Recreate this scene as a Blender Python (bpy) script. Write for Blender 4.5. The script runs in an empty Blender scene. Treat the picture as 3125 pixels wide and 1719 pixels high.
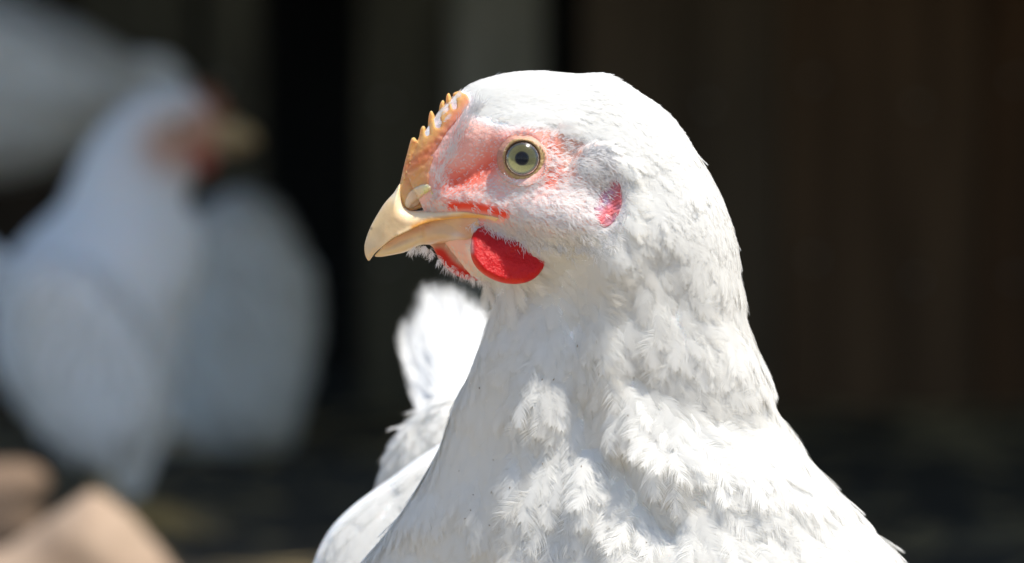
import bpy, bmesh, math, random
import numpy as np
from mathutils import Vector, Matrix
from mathutils.bvhtree import BVHTree
from mathutils.geometry import delaunay_2d_cdt

random.seed(7)
RNG = np.random.default_rng(7)
S = bpy.context.scene
COL = S.collection

# ------------------------------------------------------------------ camera, sky, sun, exposure
PITCH = math.radians(3.66)
CAM = Vector((0.0, 0.0, 0.329))
PX = 0.28 / 3125.0                     # metres per unit of the drawing at 1.5 m
FOCUS = 1.5 - 0.014
cam_d = bpy.data.cameras.new('camera')
cam = bpy.data.objects.new('camera', cam_d)
COL.objects.link(cam)
cam.location = CAM
cam.rotation_euler = (math.radians(90) - PITCH, 0, 0)
cam_d.sensor_width = 36
cam_d.lens = 36 * 1.5 / 0.28
cam_d.clip_start = 0.05
cam_d.clip_end = 500
cam_d.dof.use_dof = True
cam_d.dof.focus_distance = FOCUS
cam_d.dof.aperture_fstop = 10.0
S.camera = cam

SUN = Vector((0.38, -0.14, 0.92)).normalized()      # towards the sun
w = bpy.data.worlds.new('World')
S.world = w
w.use_nodes = True
nt = w.node_tree
bg = nt.nodes['Background']
sky = nt.nodes.new('ShaderNodeTexSky')
sky.sky_type = 'NISHITA'
sky.sun_disc = False
sky.sun_elevation = math.asin(SUN.z)
sky.sun_rotation = math.atan2(SUN.x, SUN.y)
nt.links.new(sky.outputs[0], bg.inputs[0])
bg.inputs[1].default_value = 0.15
sl = bpy.data.lights.new('sun', 'SUN')
sl.energy = 4.0
sl.angle = math.radians(0.5)
sl.color = (1.0, 0.955, 0.88)
so = bpy.data.objects.new('sun', sl)
COL.objects.link(so)
so.rotation_euler = SUN.to_track_quat('Z', 'Y').to_euler()
so.location = (1, -1, 5)
S.view_settings.view_transform = 'Standard'
S.view_settings.look = 'None'
S.view_settings.gamma = 1
S.view_settings.use_curve_mapping = False
S.view_settings.exposure = 0.48

# ------------------------------------------------------------------ helpers
K = 3125 / 2576.0
RX = Matrix.Rotation(-PITCH, 3, 'X')
RXn = np.array(RX)


class Frame:
    """a drawing board at a distance: x right, y away, z up, in drawing units"""
    def __init__(self, dist):
        self.s = PX * dist / 1.5
        self.c = np.array(CAM) + RXn @ np.array((0, dist, 0))

    def world(self, q):
        q = np.asarray(q, float)
        q = q - np.array((1562.5, 0, -859.5))
        return self.c + (q * self.s) @ RXn.T


F1 = Frame(1.5)


def d2(p):        # display px -> drawing units (x, z)
    return (p[0] * K, -p[1] * K)


def r1(u, v):     # zoomed face region -> drawing units (x, z)
    return (1100 + u / 2.024, -(200 + v / 2.024))


def tag(o, label=None, cat=None, group=None, kind=None):
    if label: o['label'] = label
    if cat: o['category'] = cat
    if group: o['group'] = group
    if kind: o['kind'] = kind
    return o


def empty(name, loc):
    o = bpy.data.objects.new(name, None)
    o.empty_display_size = 0.02
    COL.objects.link(o)
    o.location = loc
    return o


def mesh_obj(name, V, F, mat, parent=None, smooth=True, colors=None, normals=None):
    """V in world metres; parented things keep their own origin"""
    V = np.asarray(V, float)
    if parent is not None:
        p = parent
        off = np.zeros(3)
        while p is not None:
            off += np.array(p.location)
            p = p.parent
        V = V - off
    me = bpy.data.meshes.new(name)
    if isinstance(F, np.ndarray):
        me.vertices.add(len(V)); me.vertices.foreach_set('co', V.astype(np.float32).ravel())
        n, k = F.shape
        me.loops.add(n * k); me.loops.foreach_set('vertex_index', F.astype(np.int32).ravel())
        me.polygons.add(n); me.polygons.foreach_set('loop_start', np.arange(0, n * k, k, dtype=np.int32))
        me.update(calc_edges=True)
    else:
        me.from_pydata([tuple(v) for v in V], [], F)
        me.update()
    if smooth:
        me.polygons.foreach_set('use_smooth', np.ones(len(me.polygons), bool))
    if colors is not None:
        a = me.color_attributes.new('Col', 'FLOAT_COLOR', 'POINT')
        c = np.ones((len(V), 4), np.float32); c[:, :3] = colors
        a.data.foreach_set('color', c.ravel())
    if normals is not None: me.normals_split_custom_set_from_vertices(normals.astype(np.float32).tolist())
    me.materials.append(mat)
    o = bpy.data.objects.new(name, me)
    COL.objects.link(o)
    if parent is not None: o.parent = parent
    return o


def hashn(i, j, k):
    n = (i * 73856093) ^ (j * 19349663) ^ (k * 83492791)
    n = (n ^ (n >> 13)) * 1274126177 & 0x7fffffff
    return ((n ^ (n >> 16)) & 0xffff) / 65535.0


def noise(P, scale, seed=0):
    """value noise in -1..1 on (N,3) points"""
    P = np.asarray(P) / scale + seed * 17.31 + 1000
    I = np.floor(P).astype(np.int64); f = P - I; f = f * f * (3 - 2 * f)
    r = 0
    for a in (0, 1):
        for b in (0, 1):
            for c in (0, 1):
                wt = (f[:, 0] if a else 1 - f[:, 0]) * (f[:, 1] if b else 1 - f[:, 1]) * (f[:, 2] if c else 1 - f[:, 2])
                r = r + wt * hashn(I[:, 0] + a, I[:, 1] + b, I[:, 2] + c)
    return r * 2 - 1


def catmull(P, n):
    P = np.asarray(P, float)
    m = len(P)
    t = np.linspace(0, m - 1 - 1e-6, n)
    i = t.astype(int); f = (t - i)[:, None]
    g = lambda k: P[np.clip(k, 0, m - 1)]
    a, b, c, d = g(i - 1), g(i), g(i + 1), g(i + 2)
    return 0.5 * (2 * b + (c - a) * f + (2 * a - 5 * b + 4 * c - d) * f ** 2 + (3 * b - a - 3 * c + d) * f ** 3)


def smooth_poly(P, h):
    """closed catmull resampled at spacing h"""
    P = np.asarray(P, float); m = len(P)
    out = []
    for i in range(m):
        a, b, c, d = P[i - 1], P[i], P[(i + 1) % m], P[(i + 2) % m]
        L = np.linalg.norm(c - b); k = max(1, int(round(L / h)))
        for j in range(k):
            f = j / k
            out.append(0.5 * (2 * b + (c - a) * f + (2 * a - 5 * b + 4 * c - d) * f ** 2 + (3 * b - a - 3 * c + d) * f ** 3))
    return np.array(out)


def inside(P, poly):
    x, y = P[:, 0], P[:, 1]
    r = np.zeros(len(P), bool)
    n = len(poly)
    for i in range(n):
        x0, y0 = poly[i]; x1, y1 = poly[(i + 1) % n]
        c = ((y0 > y) != (y1 > y))
        with np.errstate(divide='ignore', invalid='ignore'):
            xx = (x1 - x0) * (y - y0) / (y1 - y0 + 1e-12) + x0
        r ^= c & (x < xx)
    return r


def dist_segs(P, A, B):
    d = np.full(len(P), 1e9)
    for a, b in zip(A, B):
        ab = b - a; L = ab @ ab + 1e-9
        t = np.clip(((P - a) @ ab) / L, 0, 1)
        d = np.minimum(d, np.linalg.norm(P - a - t[:, None] * ab, axis=1))
    return d


def dist_line(P, pts):
    pts = np.asarray(pts, float)
    return dist_segs(P, pts[:-1], pts[1:])


def inflate(poly, h, T, R, yc=0.0, sharp=None, back=None):
    """solid with rounded rim from an outline in (x, z); T half thickness (number or function of xz), R rim radius.
    returns V (x, y, z) drawing units, faces"""
    B = smooth_poly(poly, h)
    lo, hi = B.min(0), B.max(0)
    gx, gy = np.meshgrid(np.arange(lo[0], hi[0], h), np.arange(lo[1], hi[1], h * 0.87))
    gx = gx + (np.arange(gx.shape[0]) % 2)[:, None] * h / 2
    G = np.stack([gx.ravel(), gy.ravel()], 1)
    G = G[inside(G, B)]
    n = len(B)
    A_, B_ = B, np.roll(B, -1, 0)
    if len(G):
        G = G[dist_segs(G, A_, B_) > h * 0.45]
    pts = [Vector(p) for p in np.vstack([B, G])]
    edges = [(i, (i + 1) % n) for i in range(n)]
    vo, _, fo, _, _, _ = delaunay_2d_cdt(pts, edges, [list(range(n))], 1, 1e-5)
    Q = np.array([tuple(v) for v in vo])
    keep = np.ones(n, bool)
    if sharp is not None:
        keep = ~sharp((A_ + B_) / 2)
    d = dist_segs(Q, A_[keep], B_[keep])
    if callable(R): R = R(Q)
    prof = np.sqrt(np.clip(1 - (1 - np.clip(d / R, 0, 1)) ** 2, 0, 1))
    Tq = T(Q) if callable(T) else T
    yq = yc(Q) if callable(yc) else yc
    th = Tq * prof
    near = np.stack([Q[:, 0], yq - th, Q[:, 1]], 1)
    bt = th if back is None else back * prof
    far = np.stack([Q[:, 0], yq + bt, Q[:, 1]], 1)
    V = np.vstack([near, far]); m = len(Q)
    F = []
    cnt = {}
    for f in fo:
        f = list(f)
        a = Q[f[1]] - Q[f[0]]; b = Q[f[2]] - Q[f[0]]
        if a[0] * b[1] - a[1] * b[0] < 0: f = f[::-1]
        F.append(f); F.append([i + m for i in f[::-1]])
        for i in range(len(f)):
            e = (f[i], f[(i + 1) % len(f)])
            cnt[e] = 1
    for (a, b) in list(cnt):
        if (b, a) not in cnt:
            F.append([b, a, a + m, b + m])
    bm = bmesh.new()
    vs = [bm.verts.new(v) for v in V]
    for f in F:
        try: bm.faces.new([vs[i] for i in f])
        except ValueError: pass
    bmesh.ops.remove_doubles(bm, verts=bm.verts, dist=0.05)
    bm.verts.index_update()
    V = np.array([tuple(v.co) for v in bm.verts]); F = [[v.index for v in f.verts] for f in bm.faces]
    bm.free()
    return V, F


def loft(st, ns, nr, power=2.0, egg=0.0):
    """st rows: dorsal x z, ventral x z, half depth, centre y"""
    A = catmull(st, ns)
    th = np.linspace(0, 2 * np.pi, nr, endpoint=False)
    c, s_ = np.cos(th), np.sin(th)
    e = 2 / power
    cc = np.sign(c) * np.abs(c) ** e; ss = np.sign(s_) * np.abs(s_) ** e
    V = []
    for q_, r in enumerate(A):
        eg = egg * sstep(q_ / ns, 0.3, 0.5)
        D = np.array((r[0], r[1])); Vv = np.array((r[2], r[3]))
        m = (D + Vv) / 2; hlf = (D - Vv) / 2
        xz = m + cc[:, None] * hlf
        V.append(np.stack([xz[:, 0], r[5] - r[4] * ss * (1 + eg * cc - eg * 0.25), xz[:, 1]], 1))
    V = np.concatenate(V)
    i = np.arange(ns - 1)[:, None] * nr; j = np.arange(nr)[None]; k = (np.arange(nr) + 1)[None] % nr
    F = np.stack([i + j, i + k, i + nr + k, i + nr + j], -1).reshape(-1, 4)
    caps = [list(range(nr))[::-1], list(range((ns - 1) * nr, ns * nr))]
    return V, F, caps


def tube(path, radii, n=10, sub=6):
    A = catmull(np.hstack([np.asarray(path, float), np.asarray(radii, float)[:, None]]), (len(path) - 1) * sub + 1)
    P, r = A[:, :3], A[:, 3]
    T = np.gradient(P, axis=0); T /= np.linalg.norm(T, axis=1)[:, None] + 1e-12
    ref = np.array((0, 1.0, 0.1))
    V = []
    for p, t, q in zip(P, T, r):
        a = np.cross(t, ref)
        if np.linalg.norm(a) < 0.1: a = np.cross(t, (1, 0, 0))
        a /= np.linalg.norm(a); b = np.cross(t, a)
        for k in range(n):
            an = 2 * math.pi * k / n
            V.append(p + q * (math.cos(an) * a + math.sin(an) * b))
    F = []
    for i in range(len(P) - 1):
        for k in range(n):
            F.append([i * n + k, i * n + (k + 1) % n, (i + 1) * n + (k + 1) % n, (i + 1) * n + k])
    F.append(list(range(n))[::-1]); F.append([(len(P) - 1) * n + k for k in range(n)])
    return np.array(V), F


def join(*VF):
    V, F, o = [], [], 0
    for v, f in VF:
        V.append(v); F += [[i + o for i in g] for g in f]; o += len(v)
    return np.vstack(V), F


# ------------------------------------------------------------------ materials
def mat(name, color=(0.8, 0.8, 0.8), rough=0.6, spec=0.3, sss=0.0, ssr=(1, 0.3, 0.2), sscale=0.002,
        attr=False, var=0.0, vscale=200, bump=0.0, bscale=800, transl=0.0, coat=0.0, metal=0.0, color2=None, gauze=0.0):
    m = bpy.data.materials.new(name); m.use_nodes = True
    n = m.node_tree; b = n.nodes['Principled BSDF']
    b.inputs['Roughness'].default_value = rough
    b.inputs['Specular IOR Level'].default_value = spec
    b.inputs['Metallic'].default_value = metal
    b.inputs['Coat Weight'].default_value = coat
    b.inputs['Coat Roughness'].default_value = 0.15
    if sss:
        b.inputs['Subsurface Weight'].default_value = sss
        b.inputs['Subsurface Radius'].default_value = ssr
        b.inputs['Subsurface Scale'].default_value = sscale
    tc = n.nodes.new('ShaderNodeTexCoord')
    src = None
    if attr:
        a = n.nodes.new('ShaderNodeVertexColor'); a.layer_name = 'Col'; src = a.outputs[0]
    if var or color2:
        no = n.nodes.new('ShaderNodeTexNoise'); no.inputs['Scale'].default_value = vscale
        no.inputs['Detail'].default_value = 6
        n.links.new(tc.outputs['Object'], no.inputs['Vector'])
        rp = n.nodes.new('ShaderNodeMapRange')
        rp.inputs[1].default_value = 0.3; rp.inputs[2].default_value = 0.7
        n.links.new(no.outputs[0], rp.inputs[0])
        if color2:
            mx = n.nodes.new('ShaderNodeMixRGB'); mx.inputs[1].default_value = (*color, 1); mx.inputs[2].default_value = (*color2, 1)
            n.links.new(rp.outputs[0], mx.inputs[0]); src = mx.outputs[0]
        else:
            rp.inputs[3].default_value = 1 - var; rp.inputs[4].default_value = 1.0
            mx = n.nodes.new('ShaderNodeMixRGB'); mx.blend_type = 'MULTIPLY'; mx.inputs[0].default_value = 1
            if src is not None: n.links.new(src, mx.inputs[1])
            else: mx.inputs[1].default_value = (*color, 1)
            n.links.new(rp.outputs[0], mx.inputs[2]); src = mx.outputs[0]
    if src is not None: n.links.new(src, b.inputs['Base Color'])
    else: b.inputs['Base Color'].default_value = (*color, 1)
    if bump:
        n2 = n.nodes.new('ShaderNodeTexNoise'); n2.inputs['Scale'].default_value = bscale; n2.inputs['Detail'].default_value = 4
        n.links.new(tc.outputs['Object'], n2.inputs['Vector'])
        bp = n.nodes.new('ShaderNodeBump'); bp.inputs['Strength'].default_value = bump; bp.inputs['Distance'].default_value = 0.0005
        n.links.new(n2.outputs[0], bp.inputs['Height']); n.links.new(bp.outputs[0], b.inputs['Normal'])
    if transl:
        t = n.nodes.new('ShaderNodeBsdfTranslucent'); mx = n.nodes.new('ShaderNodeMixShader'); mx.inputs[0].default_value = transl
        if src is not None: n.links.new(src, t.inputs[0])
        else: t.inputs[0].default_value = (*color, 1)
        out = n.nodes['Material Output']
        n.links.new(b.outputs[0], mx.inputs[1]); n.links.new(t.outputs[0], mx.inputs[2]); n.links.new(mx.outputs[0], out.inputs[0])
        if gauze:
            tp = n.nodes.new('ShaderNodeBsdfTransparent'); m3 = n.nodes.new('ShaderNodeMixShader'); m3.inputs[0].default_value = gauze
            n.links.new(mx.outputs[0], m3.inputs[1]); n.links.new(tp.outputs[0], m3.inputs[2]); n.links.new(m3.outputs[0], out.inputs[0])
    return m


M_FEATHER = mat('white_feather', (0.90, 0.885, 0.84), 0.6, 0.2, transl=0.3, gauze=0.38)
M_DOWN = mat('white_down', (0.89, 0.87, 0.85), 0.5, 0.35, transl=0.35, gauze=0.25)
M_BODY = mat('skin_and_under_down', attr=True, rough=0.65, spec=0.25, sss=0.35, ssr=(1, 0.5, 0.4), sscale=0.0015, bump=0.5, bscale=1500)
M_SKIN = mat('face_skin', attr=True, rough=0.5, spec=0.35, sss=0.4, ssr=(1, 0.35, 0.2), sscale=0.0015, bump=0.7, bscale=1400)
M_WATTLE = mat('red_wattle', attr=True, rough=0.36, spec=0.32, sss=0.1, ssr=(1, 0.05, 0.03), sscale=0.001, bump=0.6, bscale=2200, transl=0.2)
M_COMB = mat('orange_comb', attr=True, rough=0.48, spec=0.4, sss=0.6, ssr=(1, 0.5, 0.2), sscale=0.002, bump=0.25, bscale=1800, var=0.06, vscale=500, transl=0.35)
M_BEAK = mat('horn_beak', attr=True, rough=0.36, spec=0.45, sss=0.25, ssr=(1, 0.6, 0.3), sscale=0.0012, bump=0.3, bscale=420, var=0.12, vscale=260)
M_LEG = mat('yellow_leg_scales', (0.5, 0.33, 0.12), 0.55, 0.3, var=0.3, vscale=400, bump=0.6, bscale=600)
M_CLAW = mat('claw_horn', (0.3, 0.22, 0.14), 0.4, 0.4)

# ------------------------------------------------------------------ feathers
def feather_template(seed, nb=22, W=0.30, loose=0.35, camber=0.5, curl=0.16, fill=1.0):
    r = np.random.default_rng(seed)
    V, F = [], []
    bend = lambda x, y: curl * x * (1 - x) * 1.6 - curl * 0.55 * x ** 2.5 - camber * y * y / W
    # rachis
    n = 7
    for i in range(n):
        x = i / (n - 1) * 0.93; hw = 0.005 * (1 - 0.7 * x)
        V += [(x, -hw, bend(x, 0) + 0.001), (x, hw, bend(x, 0) + 0.001)]
    for i in range(n - 1): F.append((2 * i, 2 * i + 2, 2 * i + 3, 2 * i + 1))
    for sd in (-1, 1):
        ph = r.random() * 6
        for k in range(nb):
            u = 0.05 + 0.9 * (k + r.random() * 0.5) / nb
            ln = W * (0.45 + 0.75 * math.sin(math.pi * min(1, (u * 0.80 + 0.08))) ** 0.8) * (1 + r.normal() * 0.04)
            cl = math.sin(k * 18.0 / nb + ph) * 0.10 * loose * 3
            an = math.radians(52 - 34 * u ** 1.5) + cl * 0.5 + r.normal() * 0.04 * loose
            if u > 0.7: ln *= 1 - 0.55 * ((u - 0.7) / 0.25) ** 1.3
            if r.random() < 0.10 * loose * 2: ln *= 0.75
            dx, dy = math.cos(an), math.sin(an) * sd
            sp = 0.9 / nb * fill
            p0 = np.array((u, 0)); p1 = p0 + ln * 0.55 * np.array((dx * 0.9, dy * 1.08)); p2 = p0 + ln * np.array((dx * 1.05, dy * 0.95))
            zj = r.normal() * 0.02 * loose
            b = len(V)
            w0, w1 = sp * 0.62, sp * 0.40
            V += [(p0[0] - w0, 0, bend(p0[0], 0)), (p0[0] + w0, 0, bend(p0[0], 0)),
                  (p1[0] - w1, p1[1], bend(p1[0], p1[1]) + zj), (p1[0] + w1, p1[1], bend(p1[0], p1[1]) + zj),
                  (p2[0], p2[1], bend(p2[0], p2[1]) + zj * 2), (p2[0] + sp * 0.12, p2[1], bend(p2[0], p2[1]) + zj * 2)]
            if sd > 0: F += [(b, b + 1, b + 3, b + 2), (b + 2, b + 3, b + 5, b + 4)]
            else: F += [(b, b + 2, b + 3, b + 1), (b + 2, b + 4, b + 5, b + 3)]
    return np.array(V), np.array(F)


def tuft_template(seed, nb=8, spread=0.5, wd=0.03):
    r = np.random.default_rng(seed)
    V, F = [], []
    for k in range(nb):
        a = r.normal() * spread; el = 0.1 + abs(r.normal()) * 0.35; L = 0.6 + 0.4 * r.random()
        d = np.array((math.cos(a) * math.cos(el), math.sin(a) * math.cos(el), math.sin(el)))
        side = np.array((-math.sin(a), math.cos(a), r.normal() * 0.3))
        p0 = np.array((r.random() * 0.15, r.normal() * 0.08, 0)); p1 = p0 + d * L * 0.5; p2 = p0 + d * L + np.array((0.05, 0, -0.18 * L))
        b = len(V)
        V += [p0 - side * wd, p0 + side * wd, p1 - side * wd * 0.8, p1 + side * wd * 0.8, p2 - side * wd * 0.25, p2 + side * wd * 0.25]
        F += [(b, b + 2, b + 3, b + 1), (b + 2, b + 4, b + 5, b + 3)]
    return np.array(V), np.array(F)


T_FE = [feather_template(i, nb=34, W=0.34, loose=0.3, camber=0.2, curl=0.05, fill=1.2) for i in range(6)]
T_SM = [feather_template(20 + i, nb=16, W=0.27, loose=0.5, camber=0.15, curl=0.02, fill=1.2) for i in range(5)]
T_LO = [feather_template(40 + i, nb=36, W=0.40, loose=0.8, camber=0.3, curl=0.09, fill=0.9) for i in range(6)]
T_TU = [tuft_template(60 + i) for i in range(8)]
T_FT = [tuft_template(100 + i, nb=5, spread=0.3, wd=0.035) for i in range(8)]
T_HAIR = [tuft_template(80 + i, nb=4, spread=0.25, wd=0.022) for i in range(5)]


def axes(n, d, lift, roll=0.0):
    d = d - n * (d @ n)
    L = np.linalg.norm(d)
    d = d / L if L > 1e-6 else np.array((0, 0, -1.0))
    x = d * math.cos(lift) + n * math.sin(lift)
    z = n * math.cos(lift) - d * math.sin(lift)
    y = np.cross(z, x)
    if roll:
        y, z = y * math.cos(roll) + z * math.sin(roll), z * math.cos(roll) - y * math.sin(roll)
    return x, y, z


def stamp(items):
    """items: (template, pos, x, y, z, length, width) -> V, F"""
    Vs, Fs, Ns, o = [], [], [], 0
    for it in items:
        (tv, tf), p, x, y, z, L, W = it[:7]
        sn = it[7] if len(it) > 7 else z
        nr = sn * 0.85 + z * 0.15 + y * (tv[:, 1:2] * 0.25)
        Ns.append(nr @ RXn.T)
        Vs.append(p + tv[:, :1] * L * x + tv[:, 1:2] * W * y + tv[:, 2:3] * L * z)
        Fs.append(tf + o); o += len(tv)
    return np.vstack(Vs), np.vstack(Fs), np.vstack(Ns)


class Surf:
    def __init__(self, V, F):
        self.V = V
        self.F = [list(map(int, f)) for f in F]
        self.bvh = BVHTree.FromPolygons([Vector(v) for v in V], self.F)
        T = []
        for f in self.F:
            for k in range(1, len(f) - 1): T.append((f[0], f[k], f[k + 1]))
        T = np.array(T)
        a, b, c = V[T[:, 0]], V[T[:, 1]], V[T[:, 2]]
        n = np.cross(b - a, c - a); L = np.linalg.norm(n, axis=1)
        ok = L > 1e-9
        self.T, self.area, self.n = T[ok], L[ok] / 2, n[ok] / L[ok][:, None]

    def sample(self, n, seed, weight=None):
        r = np.random.default_rng(seed)
        cen = self.V[self.T].mean(1)
        wgt = self.area * (weight(cen, self.n) if weight else 1)
        cs = np.cumsum(wgt); idx = np.searchsorted(cs, r.random(n) * cs[-1])
        u, v = r.random(n), r.random(n)
        fl = u + v > 1; u[fl] = 1 - u[fl]; v[fl] = 1 - v[fl]
        t = self.V[self.T[idx]]
        P = t[:, 0] + (t[:, 1] - t[:, 0]) * u[:, None] + (t[:, 2] - t[:, 0]) * v[:, None]
        return P, self.n[idx]

    def depth(self, x, z):
        h = self.bvh.ray_cast(Vector((x, -6000, z)), Vector((0, 1, 0)))
        return h[0].y if h[0] is not None else None


def thin(P, N, rad):
    """poisson-like thinning with per point radius"""
    cell = {}
    keep = []
    for i in range(len(P)):
        r = rad[i]
        c = tuple((P[i] // 40).astype(int))
        ok = True
        k = int(math.ceil(r / 40))
        for a in range(-k, k + 1):
            for b in range(-k, k + 1):
                for e in range(-k, k + 1):
                    for j in cell.get((c[0] + a, c[1] + b, c[2] + e), ()):
                        if (P[i] - P[j]) @ (P[i] - P[j]) < r * r: ok = False; break
                    if not ok: break
                if not ok: break
            if not ok: break
        if ok:
            keep.append(i); cell.setdefault(c, []).append(i)
    return keep


def field(ctrl, sig):
    C = np.array([(c[0], c[1]) for c in ctrl], float); D = np.array([c[2:] for c in ctrl], float)

    def f(P):
        q = np.stack([P[:, 0], P[:, 2]], 1)
        d2_ = ((q[:, None] - C[None]) ** 2).sum(-1)
        w_ = np.exp(-(d2_ - d2_.min(1)[:, None]) / (2 * sig ** 2))
        return (w_ @ D) / w_.sum(1)[:, None]
    return f


def gs(Q, c, rx, rz, ang=0):
    """gaussian blob around c on (x, z) points"""
    a = math.radians(ang)
    dx, dz = Q[:, 0] - c[0], Q[:, 1] - c[1]
    u = (dx * math.cos(a) + dz * math.sin(a)) / rx; v = (-dx * math.sin(a) + dz * math.cos(a)) / rz
    return np.exp(-(u * u + v * v) / 2)


def gl(Q, pts, wd):
    return np.exp(-dist_line(Q, pts) ** 2 / (2 * wd * wd))


def sstep(x, a, b):
    t = np.clip((x - a) / (b - a), 0, 1)
    return t * t * (3 - 2 * t)


def mixc(c, col, f):
    return c * (1 - f[:, None]) + np.array(col) * f[:, None]


# ================================================================== LARGE STRUCTURE
def ground_sheet():
    xs = np.concatenate([[-60, -20, -6, -3], np.linspace(-1.6, 1.6, 120), [3, 6, 20, 60]])
    ys = np.concatenate([[-60, -20, -5, -1], np.linspace(0.5, 4.6, 150), [6, 12, 30, 80]])
    X, Y = np.meshgrid(xs, ys)
    P = np.stack([X.ravel(), Y.ravel(), np.zeros(X.size)], 1)
    fade = np.exp(-((P[:, 1] - 2.6) / 2.2) ** 2) * np.exp(-(P[:, 0] / 1.8) ** 2)
    P[:, 2] = (noise(P, 0.22, 1) * 0.006 + noise(P, 0.06, 2) * 0.004) * fade
    n, m = len(ys), len(xs)
    i = np.arange(n - 1)[:, None] * m; j = np.arange(m - 1)[None]
    F = np.stack([i + j, i + j + 1, i + m + j + 1, i + m + j], -1).reshape(-1, 4)
    return P, F


M_GROUND = mat('bare_earth', (0.035, 0.03, 0.022), 0.95, 0.1, bump=1.0, bscale=60, color2=(0.09, 0.078, 0.055), vscale=9)
gV, gF = ground_sheet()
tag(mesh_obj('ground', gV, gF, M_GROUND), kind='structure')


lV, lF = ground_sheet()  # unseen pale sheet around the hen, added for warm bounce light
k_ = [i for i, f in enumerate(lF) if 0.4 < lV[f[0], 1] < 2.42 and abs(lV[f[0], 0]) < 1.7]
lF = lF[k_]
use = np.unique(lF); remap = -np.ones(len(lV), int); remap[use] = np.arange(len(use))
lV = lV[use] + (0, 0, 0.006); lF = remap[lF]
M_BOUNCE = mat('straw_bounce', (0.46, 0.36, 0.22), 0.9, 0.1, bump=1.0, bscale=90, color2=(0.30, 0.22, 0.13), vscale=40)
tag(mesh_obj('bounce_sheet', lV, lF, M_BOUNCE), 'unseen pale straw sheet added under the sharp hen to bounce warm light', 'bounce_sheet', kind='stuff')


def wood(name, c1, c2, scale=1.0):
    m = bpy.data.materials.new(name); m.use_nodes = True
    n = m.node_tree; b = n.nodes['Principled BSDF']
    tc = n.nodes.new('ShaderNodeTexCoord'); mp = n.nodes.new('ShaderNodeMapping')
    mp.inputs['Scale'].default_value = (30 * scale, 30 * scale, 2.2 * scale)
    no = n.nodes.new('ShaderNodeTexNoise'); no.inputs['Scale'].default_value = 2.5; no.inputs['Detail'].default_value = 8; no.inputs['Distortion'].default_value = 0.6
    rp = n.nodes.new('ShaderNodeValToRGB')
    rp.color_ramp.elements[0].position = 0.35; rp.color_ramp.elements[0].color = (*c1, 1)
    rp.color_ramp.elements[1].position = 0.7; rp.color_ramp.elements[1].color = (*c2, 1)
    bp = n.nodes.new('ShaderNodeBump'); bp.inputs['Strength'].default_value = 0.6; bp.inputs['Distance'].default_value = 0.002
    n.links.new(tc.outputs['Object'], mp.inputs[0]); n.links.new(mp.outputs[0], no.inputs[0])
    n.links.new(no.outputs[0], rp.inputs[0]); n.links.new(rp.outputs[0], b.inputs['Base Color'])
    n.links.new(no.outputs[0], bp.inputs['Height']); n.links.new(bp.outputs[0], b.inputs['Normal'])
    b.inputs['Roughness'].default_value = 0.8; b.inputs['Specular IOR Level'].default_value = 0.15
    return m


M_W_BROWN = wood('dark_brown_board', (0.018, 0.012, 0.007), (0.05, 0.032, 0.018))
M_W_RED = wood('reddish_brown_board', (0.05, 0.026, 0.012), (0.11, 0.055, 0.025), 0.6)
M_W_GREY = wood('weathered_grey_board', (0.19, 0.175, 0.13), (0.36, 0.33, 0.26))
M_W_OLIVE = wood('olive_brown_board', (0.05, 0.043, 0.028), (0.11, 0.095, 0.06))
M_W_BLACK = wood('near_black_board', (0.008, 0.008, 0.007), (0.016, 0.015, 0.013))
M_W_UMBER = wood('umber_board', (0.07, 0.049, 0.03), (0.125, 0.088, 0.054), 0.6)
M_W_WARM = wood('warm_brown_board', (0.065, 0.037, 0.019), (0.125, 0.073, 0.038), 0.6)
M_NAIL = mat('nail_head', (0.35, 0.33, 0.30), 0.4, 0.5, metal=0.6)


def box(c, d, bev=0.0, jit=0.0):
    bm = bmesh.new()
    bmesh.ops.create_cube(bm, size=1)
    for v in bm.verts:
        v.co = Vector((c[0] + v.co.x * d[0] + random.uniform(-jit, jit), c[1] + v.co.y * d[1], c[2] + v.co.z * d[2]))
    if bev: bmesh.ops.bevel(bm, geom=bm.edges[:] + bm.verts[:], offset=bev, segments=2, affect='EDGES')
    bm.verts.index_update()
    V = np.array([tuple(v.co) for v in bm.verts]); F = [[v.index for v in f.verts] for f in bm.faces]
    bm.free()
    return V, F


WALL_Y = 3.75


def wall_x(dx):       # x at the wall for a place across the picture
    return (dx - 1288) / 2576 * 0.28 * WALL_Y / 1.5


shed = empty('shed_wall', (0, WALL_Y, 0))
tag(shed, 'dark shed wall of upright timber boards behind the hens', 'wall')
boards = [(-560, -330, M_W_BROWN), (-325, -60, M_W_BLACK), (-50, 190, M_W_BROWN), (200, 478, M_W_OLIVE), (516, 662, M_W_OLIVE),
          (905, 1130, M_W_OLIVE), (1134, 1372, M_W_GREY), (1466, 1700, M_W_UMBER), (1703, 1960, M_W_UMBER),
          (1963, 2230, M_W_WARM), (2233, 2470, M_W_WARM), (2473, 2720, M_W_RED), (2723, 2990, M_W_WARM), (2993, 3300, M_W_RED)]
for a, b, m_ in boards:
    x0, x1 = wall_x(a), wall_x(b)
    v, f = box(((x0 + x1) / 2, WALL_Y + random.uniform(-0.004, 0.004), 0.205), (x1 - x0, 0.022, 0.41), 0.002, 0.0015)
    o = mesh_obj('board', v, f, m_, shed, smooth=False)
    for zz in (0.10, 0.22, 0.37):
        c = ((x0 * 0.7 + x1 * 0.3), WALL_Y - 0.0165, zz + random.uniform(-0.01, 0.01))
        v, f = tube([(c[0], c[1] + 0.003, c[2]), (c[0], c[1], c[2])], [0.0028, 0.0022], 8, 1)
        mesh_obj('nail', v, f, M_NAIL, o)
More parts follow.
